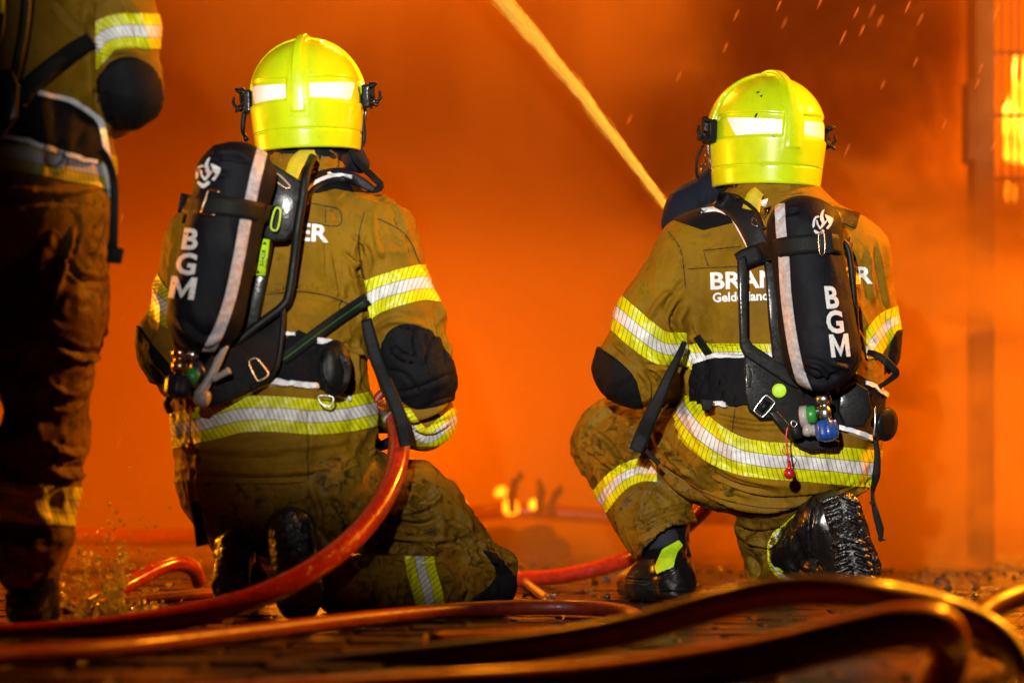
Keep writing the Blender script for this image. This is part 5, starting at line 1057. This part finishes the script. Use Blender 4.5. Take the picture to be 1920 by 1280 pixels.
# ---------------------------------------------------------------- water
wm, n, l, b = newmat('water'); b.inputs['Base Color'].default_value = (1, 1, 1, 1); b.inputs['Roughness'].default_value = .04; b.inputs['Transmission Weight'].default_value = .9; b.inputs['IOR'].default_value = 1.33; tr = n.new('ShaderNodeBsdfTranslucent'); tr.inputs[0].default_value = (.9, .9, .9, 1); mx = n.new('ShaderNodeMixShader'); mx.inputs[0].default_value = .14; l.new(b.outputs[0], mx.inputs[1]); l.new(tr.outputs[0], mx.inputs[2]); l.new(mx.outputs[0], n['Material Output'].inputs['Surface'])
l.new(bump(n, l, noise(n, l, 40, 3, .6, objco(n)), .4, .01), b.inputs['Normal'])
firelit_jet, n, l, b = newmat('water_jet'); n.remove(b); tr = n.new('ShaderNodeBsdfTranslucent'); tr.inputs[0].default_value = (.97, .92, .8, 1); df = n.new('ShaderNodeBsdfDiffuse'); df.inputs[0].default_value = (1, .68, .08, 1); mx = n.new('ShaderNodeMixShader'); mx.inputs[0].default_value = .8; l.new(tr.outputs[0], mx.inputs[1]); l.new(df.outputs[0], mx.inputs[2]); l.new(mx.outputs[0], n['Material Output'].inputs['Surface'])  # yellow diffuse tint puts the firelight glow into the water colour
def drop(c, a, r, L, n=6):
    a = np.array(a)/np.linalg.norm(a); return lathe(c-a*L/2, c+a*L/2, [(0, r*.15), (.3, r*.8), (.65, r), (.9, r*.6), (1, r*.1)], n)
jet = thing('water_jet', 'bright yellow water jet shooting up and left from the right kneeling firefighter', 'water jet', P(1262, 410, 5.95))
jp = [P(*q) for q in ((1275, 425, 5.82), (1262, 405, 5.82), (1200, 322, 5.83), (1140, 242, 5.84), (1080, 163, 5.86), (1020, 92, 5.88), (968, 30, 5.9), (920, -24, 5.92), (820, -120, 6.0))]
V, Fc = tube(jp, [.0028, .003, .0036, .0044, .0054, .0066], 14, 20); V = np.array(V); V = V+.0018*np.stack([vnoise(V*25+i*7) for i in range(3)], 1); mk('jet_core', V, Fc, firelit_jet, jet)
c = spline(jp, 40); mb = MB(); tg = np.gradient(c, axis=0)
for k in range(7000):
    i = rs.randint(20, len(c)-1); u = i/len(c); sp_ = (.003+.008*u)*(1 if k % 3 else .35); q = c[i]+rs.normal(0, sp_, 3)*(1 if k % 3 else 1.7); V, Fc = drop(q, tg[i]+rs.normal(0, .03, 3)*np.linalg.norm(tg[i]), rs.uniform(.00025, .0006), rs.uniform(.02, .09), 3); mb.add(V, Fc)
mb.obj('spray', firelit_jet, jet, kind='stuff')
# falling drops in the air, upper right
mb = MB(); spots = [(1470,45),(1272,145),(1180,225),(1360,90),(1580,72),(1702,14),(1605,25),(1635,22),(1725,38),(1616,58),(1716,118),(1655,160),(1588,282),(1650,40),(1870,20),(1866,30),(1838,130),(1832,158),(1862,275),(1770,235),(1460,12),(1538,5),(1380,30),(228,600),(226,412),(234,790),(222,830)]
for x, y in spots:
    p = P(x, y, rs.uniform(5.6, 6.3)); V, Fc = drop(p, (.42, 0, .9), .0016, rs.uniform(.03, .045), 6); mb.add(V, Fc)
dm, n, l, b = newmat('drop'); n.remove(b); tr = n.new('ShaderNodeBsdfTranslucent'); tr.inputs[0].default_value = (.7, .5, .3, 1); l.new(tr.outputs[0], n['Material Output'].inputs['Surface'])
mb.obj('falling_drops', dm, None, kind='stuff', label='streaks of falling water drops in the smoky air')
def splash(name, x, y, d, w, h, seed, label, nd=160, mat=None, hres=.006, dens=10):
    r0 = np.random.RandomState(seed); c = np.array(P(x, y, d)); c[2] = .003; W_, H = w*d/F, h*d/F; root = thing(name, label, 'water splash', c)
    v = SDF(c-(W_*1.3, W_*.9, .02), c+(W_*1.3, W_*.9, H+.05), hres)
    for i in range(dens):
        a = r0.uniform(0, 6.28); e = np.array((math.cos(a), math.sin(a)*.6, 0))*W_*r0.uniform(.3, 1.); hh = H*r0.uniform(.3, 1)*(1-.5*np.linalg.norm(e)/W_); p0 = c+e*.35; p1 = c+e*.6+(0, 0, hh*.55); p2 = c+e*.85+(r0.uniform(-.2, .2)*W_, 0, hh)
        v.cone(p0, p1, .008, .0045, .010); v.cone(p1, p2, .0045, .003, .005); v.ell(p2, (.008, .008, .009), .004)
    for i in range(int(dens*1.6)): e = r0.normal(0, .45, 2)*W_; v.ell(c+(e[0], e[1]*.6, 0), (r0.uniform(.012, .03), r0.uniform(.01, .02), r0.uniform(.006, .014)), .01)
    V, Q = v.mesh(); V = V+.003*np.stack([vnoise(V*60+i*7) for i in range(3)], 1); mk('water_sheet', V, Q, mat or wm, root)
    mb = MB()
    for i in range(nd):
        e = r0.normal(0, .5, 2)*W_; z = abs(r0.normal(0, .45))*H; q = c+(e[0], e[1]*.6, z); V, Fc = drop(q, (r0.normal(0, .5), 0, 1), r0.uniform(.0012, .0042), r0.uniform(.004, .014), 6); mb.add(V, Fc)
    mb.obj('water_drops', mat or wm, root, kind='stuff')
splash('water_splash', 185, 1165, 4.62, 105, 215, 1, 'clear splash of water at the boot of the standing firefighter', 420, dens=22)
splash('water_splash', 262, 1168, 4.68, 130, 38, 2, 'low rippling splash beside the red hose at the lower left', 260, dens=16)
# burning debris far behind, between the kneeling firefighters
db = thing('debris_heap', 'low heap of burning debris in the smoke between the kneeling firefighters', 'debris', (P(955, 950, 7.9)[0], 7.9, 0)); r0 = np.random.RandomState(9)
hv = SDF((P(800, 0, 7.9)[0], 7.5, -.05), (P(1110, 0, 7.9)[0], 8.4, .45), .016)
for i in range(26):
    x = r0.uniform(850, 1060); p = P(x, 960, 7.95+r0.uniform(-.15, .2)); p[2] = r0.uniform(-.05, .06); hv.ell(p, (r0.uniform(.03, .09), .07, r0.uniform(.03, .07)), .02)
V, Q = hv.mesh(); V = V+.012*np.stack([vnoise(V*22+i*7) for i in range(3)], 1); mk('rubble_mound', V, Q, M['char'], db)
for x, y0, x1, y1 in ((862, 930, 846, 900), (960, 935, 972, 884), (1030, 940, 1048, 910), (1012, 940, 1008, 898)):
    V, Fc = tube([P(x, y0+25, 7.8), P((x+x1)/2+r0.uniform(-9, 9), (y0+y1)/2, 7.78), P(x1+4, y1+10, 7.8), P(x1, y1, 7.8)], [.012, .014, .009, .006], 7, jit=.3); mk('charred_stick', V, Fc, M['char'], db)
for x, y, w, h, sd in ((962, 955, 16, 26, 5), (938, 925, 12, 16, 6), (1000, 950, 9, 16, 7), (868, 950, 8, 14, 8)): o = flame(x, y, 7.86, w, h, sd, ''); o.parent = db; o.location = [-c for c in wo(db)]; del o['category']
